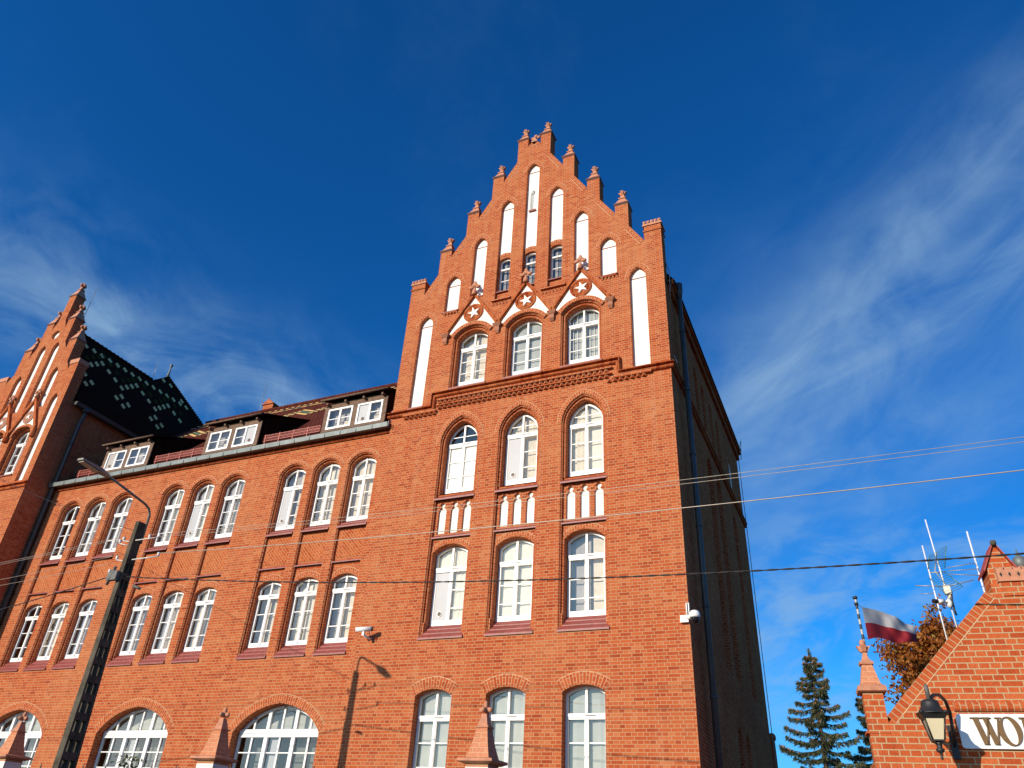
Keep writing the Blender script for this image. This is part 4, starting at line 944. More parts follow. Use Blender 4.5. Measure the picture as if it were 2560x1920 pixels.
m = MB(); a, b = Vector((-14.28, -7.05, 6.53)), Vector((-14.20, -7.85, 6.55)); sd = Vector((1, .1, 0)).normalized()
def hq(t, w, z0, z1): p = a + (b - a) * t; return [tuple(p - sd * w + Vector((0, 0, z0))), tuple(p + sd * w + Vector((0, 0, z0))), tuple(p + sd * w * .8 + Vector((0, 0, z1))), tuple(p - sd * w * .8 + Vector((0, 0, z1)))]
m.hexa(hq(0, .04, -.03, .03), hq(.3, .10, -.04, .05)); m.hexa(hq(.3, .10, -.04, .05), hq(1, .085, -.02, .025)); hd_ = under(o, m, 'lamp_head', MLAMP)
m = MB(); m.hexa(hq(.38, .08, -.062, -.041), hq(.95, .07, -.045, -.024)); c = m.build('lamp_lens', MLENS); c.parent = hd_
def insul(p, name='insulator'):
    m = MB(); x, y, z = p; m.lathe([(.013, z - .05), (.03, z - .035), (.03, z - .015), (.02, z - .01), (.034, z + .01), (.034, z + .025), (.016, z + .04)], x, y, 10); m.tube([(x, y, z - .05), (PXx + (x - PXx) * .2, PYy - .1, z - .10)], .012, 6, 0); under(o, m, name, MPORC)
for p in ((-14.72, -5.85, 5.60), (-14.68, -5.95, 5.50), (-14.73, -5.85, 5.16), (-14.62, -6.0, 4.80), (-14.05, -5.75, 5.62), (-13.76, -5.75, 5.62), (-13.60, -5.75, 5.17)): insul(p)
m = MB(); m.box(-14.66, -14.38, -6.0, -5.9, 4.60, 4.80); m.tube([(-14.6, -5.98, 4.5), (-14.5, -5.98, 4.9)], .03, 8); m.tube([(-14.1, -5.72, 4.52), (-13.9, -5.7, 4.45)], .03, 8); under(o, m, 'cable_clamp', MIRON)

# ------------------------------------------------------------------ overhead wires
def sagwire(a, b, sag, r, mt, label, name='overhead_wire', n=40, grp='overhead wires', twist=False):
    a, b = Vector(a), Vector(b); m = MB()
    def pt(t): p = a.lerp(b, t); p.z -= sag * 4 * t * (1 - t); return p
    if twist:
        n = 900
        for ph in (0, math.pi):
            m.tube([pt(k / n) + Vector((0, math.cos(k * .55 + ph), math.sin(k * .55 + ph))) * r * .75 for k in range(n + 1)], r * .8, 5)
    else: m.tube([pt(k / n) for k in range(n + 1)], r, 6)
    w = m.build(name, mt); tag(w, label, 'wire', grp); return w
G = 'bare wires strung right from the pole'
sagwire((-14.05, -5.75, 5.66), (17.5, -5.75, 5.72), .38, .0042, MWIRE, 'upper of two thin bright wires crossing the right half of the gable front', grp=G)
sagwire((-13.76, -5.75, 5.58), (17.5, -5.75, 5.63), .37, .0042, MWIRE, 'lower of two thin bright wires crossing the right half of the gable front', grp=G)
sagwire((-13.60, -5.75, 5.19), (17.5, -5.75, 5.25), .40, .0080, MWIRE, 'thick pale wire below the thin pair in front of the gable', grp=G)
sagwire((-14.45, -5.80, 4.73), (20.5, -5.75, 4.73), 1.07, .0095, MCABLE, 'black twisted cable sagging across the gable front', name='twisted_cable', grp='black cables on the pole', twist=True)
G2 = 'bare wires strung left from the pole'
sagwire((-14.72, -5.85, 5.66), (-34, -5.85, 5.35), .28, .0042, MWIRE, 'topmost thin wire running left from the pole insulators', grp=G2)
sagwire((-14.68, -5.95, 5.56), (-34, -5.95, 5.25), .28, .0042, MWIRE, 'second thin wire from the top running left from the pole', grp=G2)
sagwire((-14.73, -5.85, 5.22), (-34, -5.85, 4.85), .28, .0042, MWIRE, 'third thin wire from the top running left from the pole', grp=G2)
sagwire((-14.62, -6.00, 4.98), (-34, -6.0, 4.75), .30, .0042, MWIRE, 'lowest thin bare wire running left from the pole', grp=G2)
sagwire((-14.55, -5.90, 4.74), (-34, -5.8, 3.6), .55, .009, MCABLE, 'black twisted cable running left from the pole clamp', name='twisted_cable', grp='black cables on the pole', twist=True)
sagwire((-14.52, -5.80, 5.78), (-30.2, PY - .02, 11.75), .12, .007, MCABLE, 'black service cable rising from the pole top to the left pavilion', name='service_cable', grp='black cables on the pole')

# ------------------------------------------------------------------ fence in front of the building
FY = -5.77
lab = ['brick fence pillar with a terracotta spire in front of the gable windows', 'brick fence pillar with a terracotta spire between the two arched wing windows', 'brick fence pillar with a terracotta spire left of the concrete pole']
def pillar():
    o = empty('fence_pillar', (0, 0, -ZC)); x = 0; q = lambda a, z: [(-a, -a, z + ZC), (a, -a, z + ZC), (a, a, z + ZC), (-a, a, z + ZC)]
    m = MB(); m.hexa(q(.18, -ZC), q(.18, .55)); m.hexa(q(.182, 1.10), q(.182, 1.14)); m.build('shaft', MGATE, o)
    m = MB(); m.hexa(q(.185, .55), q(.185, 1.10)); m.build('stone_block', MSTONE, o)
    m = MB(); m.hexa(q(.21, 1.14), q(.285, 1.17)); m.hexa(q(.285, 1.17), q(.285, 1.205)); m.hexa(q(.285, 1.205), q(.19, 1.225)); m.build('cap', MTERRA, o)
    m = MB(); m.hexa(q(.185, 1.225), q(.135, 1.40)); m.hexa(q(.135, 1.40), q(.088, 1.64)); m.build('spire', MTILEP, o)
    m = MB(); m.hexa(q(.105, 1.64), q(.112, 1.665)); m.hexa(q(.085, 1.665), q(.04, 1.84)); z = 1.90 + ZC
    for s_ in (-1, 1): m.blob((s_ * .065, 0, z), .055, .035, .04); m.blob((0, s_ * .065, z), .035, .055, .04)
    m.blob((0, 0, z + .06), .035, .035, .075); m.blob((0, 0, z), .05, .05, .05); m.build('finial', MTERRA, o)
    return o
pr = pillar()
for i, x in enumerate((-5.47, -10.66, -15.98)):
    p = pr if i == 0 else copy_tree(pr); p.location = (x, FY, -ZC); tag(p, lab[i], 'fence pillar', 'fence pillars along the street')
def fence_panel(L):
    o = empty('iron_fence', (0, 0, -ZC)); m = MB(); k = int(L / .1453)
    m.box(0, L, -.02, .02, .35 + .0, .39); m.box(0, L, -.02, .02, 2.35, 2.39); m.build('rail', MBLK, o)
    m = MB()
    for q in range(k):
        x = .07 + q * L / k; tall = q % 4 == 1; zt = 2.6 if tall else 2.45
        m.box(x - .009, x + .009, -.009, .009, .2, zt)
        m.hexa([(x - .022, -.012, zt), (x + .022, -.012, zt), (x + .022, .012, zt), (x - .022, .012, zt)], [(x - .002, -.002, zt + .15), (x + .002, -.002, zt + .15), (x + .002, .002, zt + .15), (x - .002, .002, zt + .15)])
    b = m.build('spear_bars', MBLK, o); return o
fp = fence_panel(4.8)
for i, (x, l) in enumerate(((-10.47, 'black iron spear fence below the gable windows'), (-15.77, 'black iron spear fence below the arched wing windows'), (-21.0, 'black iron spear fence left of the concrete pole'), (-5.27, 'black iron spear fence between the building and the gatehouse'))):
    p = fp if i == 0 else copy_tree(fp); p.location = (x, FY, -ZC); tag(p, l, 'fence', 'iron fence panels between pillars')
# young shrub in front of the arched window
def leaf(m, c, s, rnd, mi=0):
    a = Vector((rnd.gauss(0, 1), rnd.gauss(0, 1), rnd.gauss(0, 1))).normalized(); b = a.orthogonal().normalized(); b = Quaternion(a, rnd.uniform(0, 6.3)) @ b; d = a.cross(b)
    m.face([c + b * s, c + d * s * .45, c - b * s, c - d * s * .45], m=mi)
rnd = random.Random(3)
o = tag(empty('young_shrub', (-16.6, -2.2, -ZC)), 'green leafy shrub tip in front of the middle arched window', 'shrub')
m = MB()
for k in range(5): m.tube([(-16.6, -2.2, -ZC), (-16.6 + rnd.uniform(-.15, .15), -2.2, .4), (-16.75 + rnd.uniform(-.3, .4), -2.2 + rnd.uniform(-.2, .2), 1.35)], [.03, .02, .006], 5)
under(o, m, 'stem', MBARK); m = MB()
for k in range(230):
    t = rnd.random() ** .7; c = Vector((-16.75 + rnd.gauss(0, .14) * (1.2 - t * .9), -2.2 + rnd.gauss(0, .2), -.3 + 1.9 * t)); leaf(m, c, .07, rnd)
under(o, m, 'foliage', MLEAF)

# ------------------------------------------------------------------ gatehouse, its sign and lantern
GT = R(5.5); GO = (0, -4.95, -ZC)
gh = tag(empty('gatehouse', GO, GT), 'small orange brick gatehouse with a sloped gable and corner pinnacle', 'building')
def gz(mb):                      # lift eye-level heights into the gatehouse frame
    mb.v = [(x, y, z + ZC) for x, y, z in mb.v]; return mb
GA = 2.28
m = MB()
out = [(.136, -ZC), (.136, 1.79), (1.715, 3.47), (1.80, 3.47), (1.80, 3.60), (2 * GA - 1.80, 3.60), (2 * GA - 1.80, 3.47), (2 * GA - 1.715, 3.47), (2 * GA - .136, 1.79), (2 * GA - .136, -ZC)]
m.poly(out, [[(2.12, 2.62), (2.44, 2.62), (2.44, 3.2), (2.12, 3.2)]], 0); m.poly(out, [], .38)
for a, b in zip(out, out[1:]): m.face([(a[0], 0, a[1]), (b[0], 0, b[1]), (b[0], .38, b[1]), (a[0], .38, a[1])])
for x in (.16, 2 * GA - .16): m.face([(x, .38, -ZC), (x, 5, -ZC), (x, 5, 1.7), (x, .38, 1.7)])
m.face([(.16, 5, -ZC), (2 * GA - .16, 5, -ZC), (2 * GA - .16, 5, 1.7), (GA, 5, 3.3), (.16, 5, 1.7)])
gz(m).build('wall', MGATE, gh)
m = MB(); m.box(2.12, 2.44, .2, .25, 2.62, 3.2); gz(m).build('attic_opening', MDARK, gh)
for s_ in (-1, 1):
    m = MB(); X = lambda u: u if s_ < 0 else 2 * GA - u
    a, b = Vector((X(.137), 1.878)), Vector((X(1.715), 3.50)); d = (b - a).normalized(); n = Vector((d.y, -d.x)) * (.125 if s_ < 0 else -.125); L = (b - a).length; p = a + n; q = b + n
    for yv in (-.004,): m.face([(a.x, yv, a.y), (b.x, yv, b.y), (q.x, yv, q.y), (p.x, yv, p.y)], uv=[(0, 0), (0, L), (.125, L), (.125, 0)])
    m.face([(a.x, -.004, a.y), (b.x, -.004, b.y), (b.x, .40, b.y), (a.x, .40, a.y)], uv=[(0, 0), (0, L), (.4, L), (.4, 0)])
    m.face([(a.x, -.004, a.y), (p.x, -.004, p.y), (p.x, .40, p.y), (a.x, .40, a.y)]); m.face([(p.x, -.004, p.y), (q.x, -.004, q.y), (q.x, .0, q.y), (p.x, .0, p.y)]); m.face([(a.x, .40, a.y), (b.x, .40, b.y), (q.x, .40, q.y), (p.x, .40, p.y)])
    n2 = n * 1.10; m.face([(p.x, -.0035, p.y), (q.x, -.0035, q.y), (b.x + n2.x, -.0035, b.y + n2.y), (a.x + n2.x, -.0035, a.y + n2.y)], m=1)
    gz(m).build('rake_coping', [MGRING, MJOINT], gh)
m = MB(); 
for s_ in (-1, 1):
    xe, xr = (GA + s_ * 2.12, GA); m.face([(xe, .38, 1.68), (xe, 5.2, 1.68), (xr, 5.2, 3.35), (xr, .38, 3.35)], uv=[(0, 0), (4.8, 0), (4.8, 2.9), (0, 2.9)])
gz(m).build('roof', MTILE, gh)
m = MB(); m.box(-.118, .137, -.004, .25, -ZC, 2.175); m.box(-.16, .133, -.012, .26, 1.66, 1.685)
gz(m).build('corner_pier', MGATE, gh)
m = MB(); q = lambda a, z, cx=.010, cy=.11: [(cx - a, cy - a, z), (cx + a, cy - a, z), (cx + a, cy + a, z), (cx - a, cy + a, z)]
m.hexa(q(.150, 2.175), q(.182, 2.19)); m.hexa(q(.182, 2.19), q(.182, 2.245)); m.hexa(q(.182, 2.245), q(.135, 2.28)); cp = gz(m).build('pier_cap', MTERRA, gh)
m = MB(); m.hexa(q(.128, 2.28), q(.066, 2.555)); gz(m).build('spire', MTILEP, cp)
m = MB(); m.hexa(q(.088, 2.555), q(.096, 2.585)); m.hexa(q(.085, 2.585), q(.05, 2.62)); m.hexa(q(.048, 2.62), q(.024, 2.72))
cx, cy = .010, .11
for s_ in (-1, 1):
    m.hexa([(cx + s_ * .012, cy - .03, 2.72), (cx + s_ * .05, cy - .03, 2.735), (cx + s_ * .05, cy + .03, 2.735), (cx + s_ * .012, cy + .03, 2.72)], [(cx + s_ * .012, cy - .035, 2.805), (cx + s_ * .092, cy - .035, 2.815), (cx + s_ * .092, cy + .035, 2.815), (cx + s_ * .012, cy + .035, 2.805)])
    m.hexa([(cx - .03, cy + s_ * .012, 2.72), (cx + .03, cy + s_ * .012, 2.72), (cx + .03, cy + s_ * .05, 2.735), (cx - .03, cy + s_ * .05, 2.735)], [(cx - .035, cy + s_ * .012, 2.805), (cx + .035, cy + s_ * .012, 2.805), (cx + .035, cy + s_ * .092, 2.815), (cx - .035, cy + s_ * .092, 2.815)])
m.blob((cx, cy, 2.85), .042, .04, .062); m.tube([(cx, cy, 2.70), (cx, cy, 2.85)], .024, 8); gz(m).build('finial', MTERRA, cp)
# central block with terracotta crest, and the little tiled gable turret behind it
m = MB(); m.box(1.915, 2 * GA - 1.915, -.02, .40, 3.42, 3.612); gz(m).build('gable_block', MGATE, gh)
m = MB(); x0, x1 = 1.90, 2 * GA - 1.90; m.box(x0, x1, -.05, .42, 3.614, 3.66); m.box(x0 + .01, x1 - .01, -.03, .05, 3.66, 3.78)
k = 7
for q_ in range(k):
    w_ = (x1 - x0) / k; x = x0 + q_ * w_; m.prism([(x + .008, 3.78), (x + w_ - .008, 3.78), (x + w_ - .008, 3.83), (x + w_ * .62, 3.80), (x + w_ * .38, 3.80), (x + .008, 3.83)], -.03, .05)
cr = gz(m).build('terracotta_crest', MTERRA, gh)
m = MB()
for q_ in range(k):
    w_ = (x1 - x0) / k; x = x0 + (q_ + .5) * w_; m.prism([(x - .018, 3.715), (x, 3.68), (x + .018, 3.715), (x, 3.75)], -.034, -.031)
gz(m).build('crest_slot', MDARK, cr)
for X0 in (1.835, 2 * GA - 2.165):
    m = MB(); m.box(X0, X0 + .33, .10, .50, 3.2, 3.86); m.prism([(X0, 3.86), (X0 + .33, 3.86), (X0 + .165, 4.20)], .10, .50); tu = gz(m).build('turret', MGATE, gh)
    m = MB()
    for s_ in (-1, 1):
        cxx = X0 + .165; xe = cxx + s_ * .205
        m.hexa([(xe, .06, 3.80), (cxx, .06, 4.218), (cxx, .54, 4.218), (xe, .54, 3.80)], [(xe + s_ * .012, .06, 3.822), (cxx, .06, 4.242), (cxx, .54, 4.242), (xe + s_ * .012, .54, 3.822)])
    gz(m).build('turret_roof', MREDTILE, tu)
    m = MB(); m.lathe([(.03, 4.17), (.042, 4.20), (.04, 4.235), (.01, 4.25)], X0 + .165, .06, 8); m.prism([(X0 + .11, 3.80), (X0 + .16, 3.80), (X0 + .135, 3.86)], .092, .099, 0); gz(m).build('turret_cap_stone', MCONC, tu)
m = MB(); m.lathe([(.05, 3.3), (.045, 3.86), (.075, 3.90), (.095, 3.96), (.075, 4.03), (.03, 4.06), (.012, 4.12), (.004, 4.16)], GA + .03, .25, 14); gz(m).build('ridge_finial', MZINC, gh)
m = MB(); L = 2.65                # moulded soldier course over the sign
rows = [(-.0, 2.055), (-.035, 2.04), (-.055, 2.00), (-.055, 1.96), (-.035, 1.935), (0, 1.93)]
for (ya, za), (yb, zb2) in zip(rows, rows[1:]):
    m.face([(.955, ya, za), (.955 + L, ya, za), (.955 + L, yb, zb2), (.955, yb, zb2)], uv=[(za, 0), (za, L), (zb2, L), (zb2, 0)])
m.face([(.955, y_, z_) for y_, z_ in rows]); gz(m).build('soldier_course', MGRING, gh)

sg = tag(empty('sign', (GO[0] + math.cos(GT) * .95, GO[1] + math.sin(GT) * .95, -ZC), GT), 'long white sign board with bronze serif letters on the gatehouse wall', 'sign')
def gs(mb): mb.v = [(x - .95, y, z + ZC) for x, y, z in mb.v]; return mb
m = MB(); r = .04; z0, z1, x0, x1 = 1.485, 1.895, .950, 3.60
o2 = [(x0 + r - r * math.sin(a), z0 + r - r * math.cos(a)) for a in [R(90 * k / 5) for k in range(5, -1, -1)]] + [(x1, z0), (x1, z1)] + [(x0 + r - r * math.cos(a), z1 - r + r * math.sin(a)) for a in [R(90 * k / 5) for k in range(5, -1, -1)]]
m.prism(o2, -.045, -.005); gs(m).build('board', MSIGN, sg)
def letter(polys, name):
    m = MB()
    for p in polys: m.prism(p, -.068, -.0455)
    gs(m).build(name, MGOLD, sg)
zb, zt = 1.530, 1.852; H = zt - zb
def bar(xa, za, xb, zb_, wa): return [(xa - wa / 2, za), (xa + wa / 2, za), (xb + wa / 2, zb_), (xb - wa / 2, zb_)][::-1]
letter([bar(1.235, zb, 1.165, zt, .062), bar(1.245, zb, 1.315, zt, .018), bar(1.352, zb, 1.282, zt, .062), bar(1.362, zb, 1.428, zt, .018),
        [(1.105, zt - .014), (1.235, zt - .014), (1.235, zt), (1.105, zt)], [(1.24, zt - .014), (1.345, zt - .014), (1.345, zt), (1.24, zt)], [(1.385, zt - .014), (1.465, zt - .014), (1.465, zt), (1.385, zt)]], 'letter_w')
n = 32; cx, cz = 1.530, 1.691; m = MB(); ox = [(cx + .128 * math.cos(2 * math.pi * k / n), cz + .172 * math.sin(2 * math.pi * k / n)) for k in range(n)]
tl = R(-14); ix = []
for k in range(n):
    a = 2 * math.pi * k / n; x, z = .070 * math.cos(a), .160 * math.sin(a); ix.append((cx + x * math.cos(tl) + z * math.sin(-tl) * -.55, cz + z * .98))
m.poly(ox, [ix], -.068); m.strip(ox, -.068, ox, -.0455); m.strip(ix, -.068, ix, -.0455); gs(m).build('letter_o', MGOLD, sg)
jp = [(1.735, zt), (1.735, zb + .06), (1.715, zb + .01), (1.675, zb - .02), (1.645, zb - .005), (1.645, zb + .03), (1.668, zb + .04), (1.68, zb + .02), (1.69, zb + .06), (1.69, zt)]
letter([jp[::-1], [(1.662, zt - .016), (1.765, zt - .016), (1.765, zt + .0005), (1.662, zt + .0005)]], 'letter_j')

ln = tag(empty('wall_lantern', (GO[0] + math.cos(GT) * .80, GO[1] + math.sin(GT) * .80, 1.5), GT), 'black iron street lantern with milky glass on a curved bracket beside the sign', 'lantern')
def gl_(mb): mb.v = [(x - .80, y, z - 1.5) for x, y, z in mb.v]; return mb
lu, lo_ = .572, -.75
m = MB(); m.tube([(.86, -.01, 1.50), (.87, -.10, 1.70), (.865, -.22, 1.88), (.82, -.36, 2.0), (.74, -.52, 2.045), (.65, -.66, 2.02), (.585, -.735, 1.95)], .022, 10); m.tube([(.86, -.01, 1.62), (.85, -.2, 1.66), (.86, -.22, 1.80)], .010, 6); m.box(.82, .90, -.03, -.001, 1.36, 1.76); gl_(m).build('bracket', MBLK, ln)
def sq(a, z): return [(lu - a, lo_ - a, z), (lu + a, lo_ - a, z), (lu + a, lo_ + a, z), (lu - a, lo_ + a, z)]
m = MB(); m.lathe([(.075, 1.945), (.10, 1.93), (.105, 1.90), (.115, 1.86), (.150, 1.805), (.185, 1.785), (.185, 1.775)], lu, lo_, 20)
for k in range(4): a = R(45 + 90 * k); m.blob((lu + .19 * math.cos(a), lo_ + .19 * math.sin(a), 1.79), .03, .03, .02)
m.hexa(sq(.120, 1.722), sq(.158, 1.776)); gl_(m).build('hood', MBLK, ln)
m = MB(); m.lathe([(.026, 1.94), (.026, 2.08), (.021, 2.115), (.010, 2.135)], lu, lo_, 12); gl_(m).build('finial', MIRON, ln)
m = MB(); a, b = sq(.105, 1.72), sq(.060, 1.487); m.hexa(b, a); gl_(m).build('glass', MMILK, ln)
m = MB()
for i in range(4): p, q2 = Vector(sq(.112, 1.722)[i]), Vector(sq(.066, 1.483)[i]); m.tube([p, q2], .011, 6)
m.hexa(sq(.07, 1.470), sq(.07, 1.487)); m.lathe([(.03, 1.468), (.045, 1.452), (.035, 1.435), (.03, 1.40), (.05, 1.385), (.046, 1.36), (.018, 1.34), (.012, 1.30), (.020, 1.29), (.004, 1.262)], lu, lo_, 14)
for i in range(4): p = Vector(sq(.066, 1.48)[i]); m.tube([p, ((p.x + lu * 2) / 3, (p.y + lo_ * 2) / 3, 1.44)], .007, 6)
gl_(m).build('cage', MBLK, ln)

# ------------------------------------------------------------------ aerials on the gatehouse roof
AYY = -3.4
def mast(x0, z0, x1, z1, r, label, extra=None, grp='aerial masts on the gatehouse roof'):
    o = tag(empty('aerial_mast', (x0, AYY, z0)), label, 'aerial', grp); m = MB(); m.tube([(x0, AYY, z0 - .35), (x1, AYY, z1)], r, 10); under(o, m, 'pole', MALU); return o
a1 = mast(1.215, 3.05, 1.19, 4.71, .011, 'shortest thin aerial mast, leftmost on the gatehouse roof')
a2 = mast(1.40, 3.2, 1.33, 5.15, .011, 'tall aerial mast carrying a white box and grid aerials', )
a3 = mast(1.89, 3.6, 1.88, 4.88, .014, 'bare thick silver mast beside the little tiled turret')
m = MB()                          # grid aerial
def grid(m, c, k=9):
    c = [Vector((p[0], AYY + p[1], p[2])) for p in c]
    m.tube([c[0], c[3]], .007, 5); m.tube([c[1], c[2]], .007, 5)
    for q in range(k + 1): t = q / k; m.tube([c[0].lerp(c[3], t), c[1].lerp(c[2], t)], .0035, 4)
grid(m, [(1.24, -.1, 4.49), (1.52, -.1, 4.63), (1.43, .0, 4.31), (1.19, .0, 4.30)]); grid(m, [(1.17, .0, 4.18), (1.42, .0, 4.26), (1.60, -.1, 3.96), (1.34, -.1, 3.86)])
under(a2, m, 'grid_reflector', MGRN)
m = MB(); m.tube([(1.18, AYY, 4.25), (1.42, AYY, 4.25)], .010, 6); m.tube([(1.37, AYY - .05, 4.57), (1.28, AYY, 4.27), (1.39, AYY - .05, 4.0)], .008, 6)
for (xa, za), (xb, zb_) in (((1.45, 4.29), (1.87, 4.335)), ((1.46, 4.24), (1.89, 4.235)), ((1.46, 4.19), (1.875, 4.13))):
    m.tube([(xa, AYY - .06, za), (xb, AYY - .06, zb_)], .006, 5)
    for q in range(11): t = (q + .5) / 11; x, z = xa + (xb - xa) * t, za + (zb_ - za) * t; m.tube([(x - .012, AYY - .10, z - .02), (x + .012, AYY - .02, z + .02)], .006, 4)
m.tube([(.95, AYY, 4.06), (1.35, AYY, 4.015)], .008, 6); m.tube([(1.39, AYY, 4.01), (1.79, AYY, 4.085)], .008, 6); m.tube([(1.0, AYY, 3.92), (1.21, AYY, 3.915)], .006, 5)
under(a2, m, 'aerial_rods', MROD)
m = MB(); m.box(1.33, 1.425, AYY - .09, AYY - .02, 3.87, 4.01); m.tube([(1.40, AYY - .05, 3.87), (1.38, AYY - .03, 3.80)], .02, 8); under(a2, m, 'amplifier_box', plain('cream plastic box', (.66, .62, .50), .5, .05))
m = MB(); m.tube([(1.43, AYY - .06, 3.93), (1.41, AYY - .03, 3.78), (1.41, AYY - .02, 3.62), (1.42, AYY - .02, 3.55)], .016, 6); m.tube([(1.24, AYY + .02, 3.6), (1.26, AYY + .02, 3.2)], .006, 5); under(a2, m, 'cable', MBLK)
o = tag(empty('mast_camera', (1.37, AYY - .02, 3.72)), 'white bullet surveillance camera clamped to the aerial mast', 'camera')
m = MB(); m.blob((1.355, AYY - .06, 3.725), .048, .05, .07, 12, 8); m.tube([(1.33, AYY - .10, 3.73), (1.28, AYY - .14, 3.74)], .018, 8); m.tube([(1.28, AYY - .14, 3.74), (1.19, AYY - .20, 3.73)], .034, 12); under(o, m, 'camera_body', MPLASTIC)
m = MB(); m.tube([(1.189, AYY - .2005, 3.73), (1.13, AYY - .24, 3.725)], .035, 12); under(o, m, 'camera_front', MSMOKE)

# ------------------------------------------------------------------ flag
FYY = 3.0
o = tag(empty('flagpole', (.06, FYY, -ZC)), 'black and white striped flagpole behind the gatehouse pinnacle', 'flagpole')
m = MB(); P0, P1 = Vector((.09, FYY, -ZC)), Vector((.035, FYY, 5.74)); n = 62
for k in range(n): m.tube([P0.lerp(P1, k / n), P0.lerp(P1, (k + 1) / n)], .028, 10, k % 2, cap=False)
under(o, m, 'striped_pole', [MBLK, plain('grey pole paint', (.42, .42, .42), .5, .1)])
m = MB(); m.lathe([(.035, 5.74), (.05, 5.76), (.06, 5.80), (.03, 5.82)], .035, FYY, 12); m.lathe([(.045, 5.60), (.045, 5.66)], .036, FYY, 10); under(o, m, 'pole_cap', MBLK)
m = MB(); m.tube([(.07, FYY, 5.60), (.14, FYY - .03, 5.54)], .006, 5); m.tube([(.07, FYY, 4.85), (.13, FYY - .03, 4.79)], .006, 5); under(o, m, 'halyard', MBLK)
fl = MB(); NU, NV = 44, 22
def fpt(u, v):                    # u along the fly, v from top to bottom
    k_ = 1 + 1.2 * u / 19.95; tx, tz = .145 + 1.07 * u * k_, 5.545 - .06 * u - .12 * u * u + .03 * math.sin(6 * u)
    bx, bz = .145 + 1.03 * u * k_, 4.775 + .26 * u + .035 * math.sin(7 * u) - .12 * u * u
    wv = .13 * math.sin(8.5 * u - 2.6 * v) * (u ** .6) + .06 * math.sin(17 * u + 4 * v) * u + .03 * math.sin(26 * u - 7 * v) * u
    return Vector((tx + (bx - tx) * v, FYY - .03 + wv + 1.2 * u, tz + (bz - tz) * v))
for i in range(NU):
    for j in range(NV): fl.face([fpt(i / NU, j / NV), fpt((i + 1) / NU, j / NV), fpt((i + 1) / NU, (j + 1) / NV), fpt(i / NU, (j + 1) / NV)], m=0 if j < NV / 2 else 1, sm=True)
def cloth(name, c):
    m, g, p = mat(name); p.inputs['Base Color'].default_value = (*c, 1); p.inputs['Roughness'].default_value = .8
    tl = g.n('ShaderNodeBsdfTranslucent'); tl.inputs[0].default_value = (*c, 1); mx = g.n('ShaderNodeMixShader'); mx.inputs[0].default_value = .35
    g.l(p.outputs[0], mx.inputs[1]); g.l(tl.outputs[0], mx.inputs[2]); oo = [n for n in m.node_tree.nodes if n.type == 'OUTPUT_MATERIAL'][0]; g.l(mx.outputs[0], oo.inputs[0]); return m
f = fl.build('flag', [cloth('white flag cloth', (.50, .50, .52)), cloth('red flag cloth', (.33, .016, .028))]); tag(f, 'white over red flag blowing right from its striped pole', 'flag')

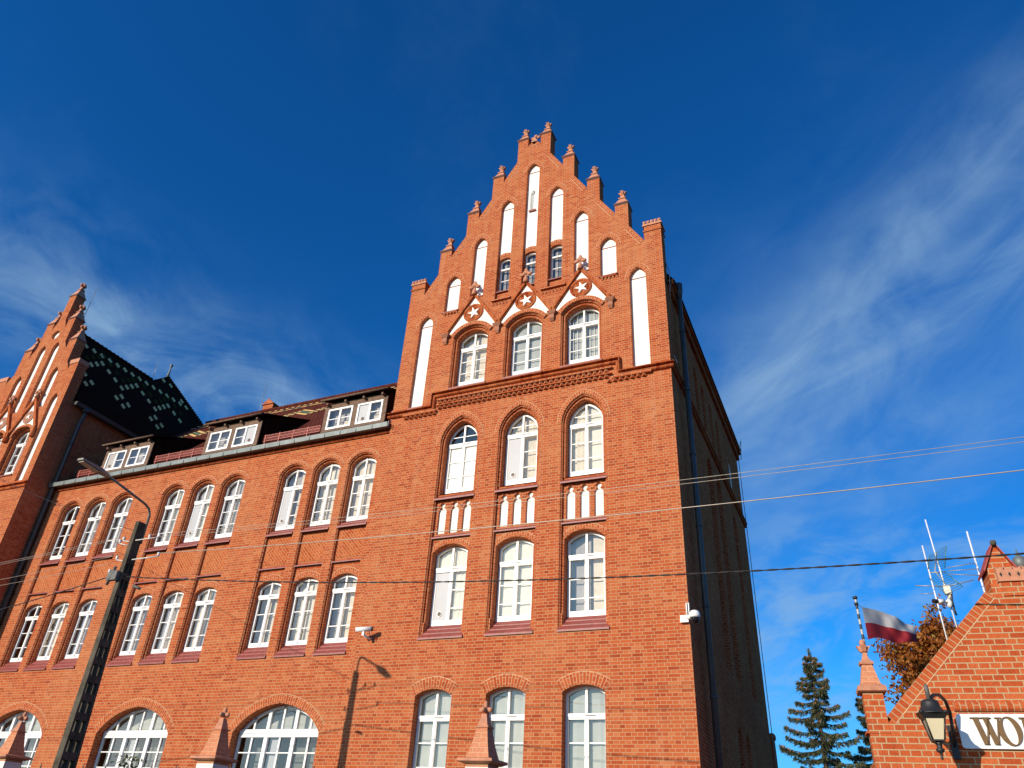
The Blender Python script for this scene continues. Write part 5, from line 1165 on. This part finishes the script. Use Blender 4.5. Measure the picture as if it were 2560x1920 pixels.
# ------------------------------------------------------------------ trees
def spruce(x, y, zt, H, r0, seed, label, cones=True, dens=1.):
    rnd = random.Random(seed); o = tag(empty('spruce_tree', (x, y, -ZC)), label, 'tree', 'spruces behind the gatehouse')
    m = MB(); m.tube([(x, y, -ZC), (x, y, zt - H * .5), (x, y, zt - .1)], [.22, .13, .015], 8); m2 = MB(); m3 = MB()
    z = zt - .35; nb = 0
    while z > -ZC + .8:
        dfr = (zt - z); L = min(r0, .30 + dfr * .36) * rnd.uniform(.75, 1.12); k = 4 if dfr < 3 else 5; ph = rnd.uniform(0, 6.3)
        for q in range(k):
            az = ph + 6.283 * q / k + rnd.uniform(-.3, .3); l = L * rnd.uniform(.5, 1.25); dz = l * rnd.uniform(-.22, .08); dirv = Vector((math.cos(az), math.sin(az), 0))
            pts = [Vector((x, y, z)) + dirv * (l * t) + Vector((0, 0, dz * t - .10 * l * math.sin(3.1 * t) + .10 * l * t * t)) for t in (0, .25, .5, .75, 1)]
            m.tube(pts, [.035, .028, .02, .012, .004], 4, cap=False); nb += 1
            sidev = dirv.cross(Vector((0, 0, 1)))
            cnt = int((44 + 96 * l) * dens)
            for c in range(cnt):
                t = rnd.random() ** .75; i = min(3, int(t * 4)); p = pts[i].lerp(pts[i + 1], t * 4 - i)
                w = (.05 + .15 * l * (1 - t) * .8) ; off = rnd.uniform(-1, 1)
                c0 = p + sidev * w * off + Vector((0, 0, -abs(rnd.gauss(0, .07)) - .05 * abs(off)))
                tip = c0 + dirv * rnd.uniform(.05, .14) + sidev * off * .08 + Vector((0, 0, rnd.uniform(-.16, .02))); wv = Vector((rnd.gauss(0, 1), rnd.gauss(0, 1), rnd.gauss(0, 1))).normalized() * .028
                m2.face([c0 - wv, tip - wv * .3, tip + wv * .3, c0 + wv])
            if cones and dfr < 5.2:
                for c in range(int(13 * (1.25 - dfr / 6) * l + 4)):
                    t = rnd.uniform(.45, 1.); i = min(3, int(t * 4)); p = pts[i].lerp(pts[i + 1], t * 4 - i) + Vector((rnd.uniform(-.07, .07), rnd.uniform(-.07, .07), .03)); w = Vector((rnd.uniform(-1, 1), rnd.uniform(-1, 1), 0)).normalized() * .034
                    d2 = Vector((0, 0, -rnd.uniform(.09, .14)))
                    m3.face([p - w, p + w, p + w * .8 + d2, p - w * .8 + d2])
        z -= (.30 + .03 * dfr) * rnd.uniform(.8, 1.15)
    for c in range(60): p = Vector((x + rnd.gauss(0, .06), y + rnd.gauss(0, .06), zt - rnd.random() * .6)); w = Vector((rnd.gauss(0, 1), rnd.gauss(0, 1), 0)).normalized() * .02; m2.face([p - w, p + w, p + w * .3 + Vector((0, 0, .16)), p - w * .3 + Vector((0, 0, .16))])
    under(o, m, 'trunk', MBARK); under(o, m2, 'needles', MNEEDLE)['kind'] = 'stuff'
    if cones: under(o, m3, 'cones', MCONE)['kind'] = 'stuff'
    o.scale = (1.71,) * 3
    return o
spruce(-2.74 * 1.71, 60, 9.7, 11.3, 2.15, 11, 'tall spruce with brown cones in its top beside the shaded building corner', True, 1.6)
spruce(-.35 * 1.71, 66, 8.5, 10.1, 2.0, 5, 'darker lower spruce partly hidden behind the gatehouse pier', True, 2.0)
rnd = random.Random(21)
o = tag(empty('chestnut_tree', (2.5, 12, -ZC)), 'round broadleaf tree with rusty autumn leaves behind the gatehouse gable', 'tree')
m = MB(); m.tube([(2.5, 12, -ZC - .5), (2.5, 12, 2), (2.45, 12, 4.2)], [.25, .2, .15], 8); tips = []
for k in range(58):
    az = rnd.uniform(0, 6.3); el = rnd.uniform(-.45, 1.5); d = Vector((math.cos(az) * math.cos(el), math.sin(az) * math.cos(el), math.sin(el))); b = Vector((2.48, 12, rnd.uniform(3.0, 4.8))); l = rnd.uniform(1.2, 2.0)
    e = Vector((2.48, 12, 5.65)) + Vector((d.x * 2.15, d.y * 2.0, d.z * 1.95)) * rnd.uniform(.6, .98); mid = b.lerp(e, .5) + Vector((0, 0, .2)); m.tube([b, mid, e], [.06, .035, .008], 5, cap=False); tips.append((mid, e))
under(o, m, 'trunk', MBARK); m = MB()
for mid, e in tips:
    for c in range(13):
        cc = mid.lerp(e, rnd.uniform(.3, 1.05)) + Vector((rnd.gauss(0, .22), rnd.gauss(0, .22), rnd.gauss(0, .18))); dr_ = (cc - Vector((2.5, 12, 5.2))).normalized()
        for q in range(26):
            p = cc + Vector((rnd.gauss(0, .14), rnd.gauss(0, .14), rnd.gauss(0, .11))); leaf(m, p, rnd.uniform(.055, .105), rnd)
under(o, m, 'crown', MRUST)
o.scale = (.81,) * 3; o.location = (2.03, 6.5, -ZC + .31)

# ------------------------------------------------------------------ ground
def ground(name, x0, x1, y0, y1, z, mt):
    m = MB(); m.face([(x0, y0, z), (x1, y0, z), (x1, y1, z), (x0, y1, z)]); o = m.build(name, mt); o['kind'] = 'structure'; return o
ground('ground', -900, 900, -900, 900, -ZC - .02, plain('dry grass ground', (.07, .045, .024), .95, .3, .8))
ground('road', -300, 300, -26, -13.5, -ZC - .012, plain('asphalt', (.05, .05, .05), .9, .2, 2., bump=.3))
m = MB(); m.box(-300, 300, -13.5, -6.2, -ZC - .3, -ZC + .0); pvm = m.build('pavement', brick('concrete paving', [(0., (.075, .06, .05)), (1., (.11, .085, .07))], (.05, .04, .035), bw=.4, bh=.4, ms=.006, sq=1., pf=.2, pale=(.11, .09, .07))); pvm['kind'] = 'structure'
cam_z = ZC
for o in list(S.objects):
    if o.parent is None and o.type in ('MESH', 'EMPTY'): o.location.z += ZC
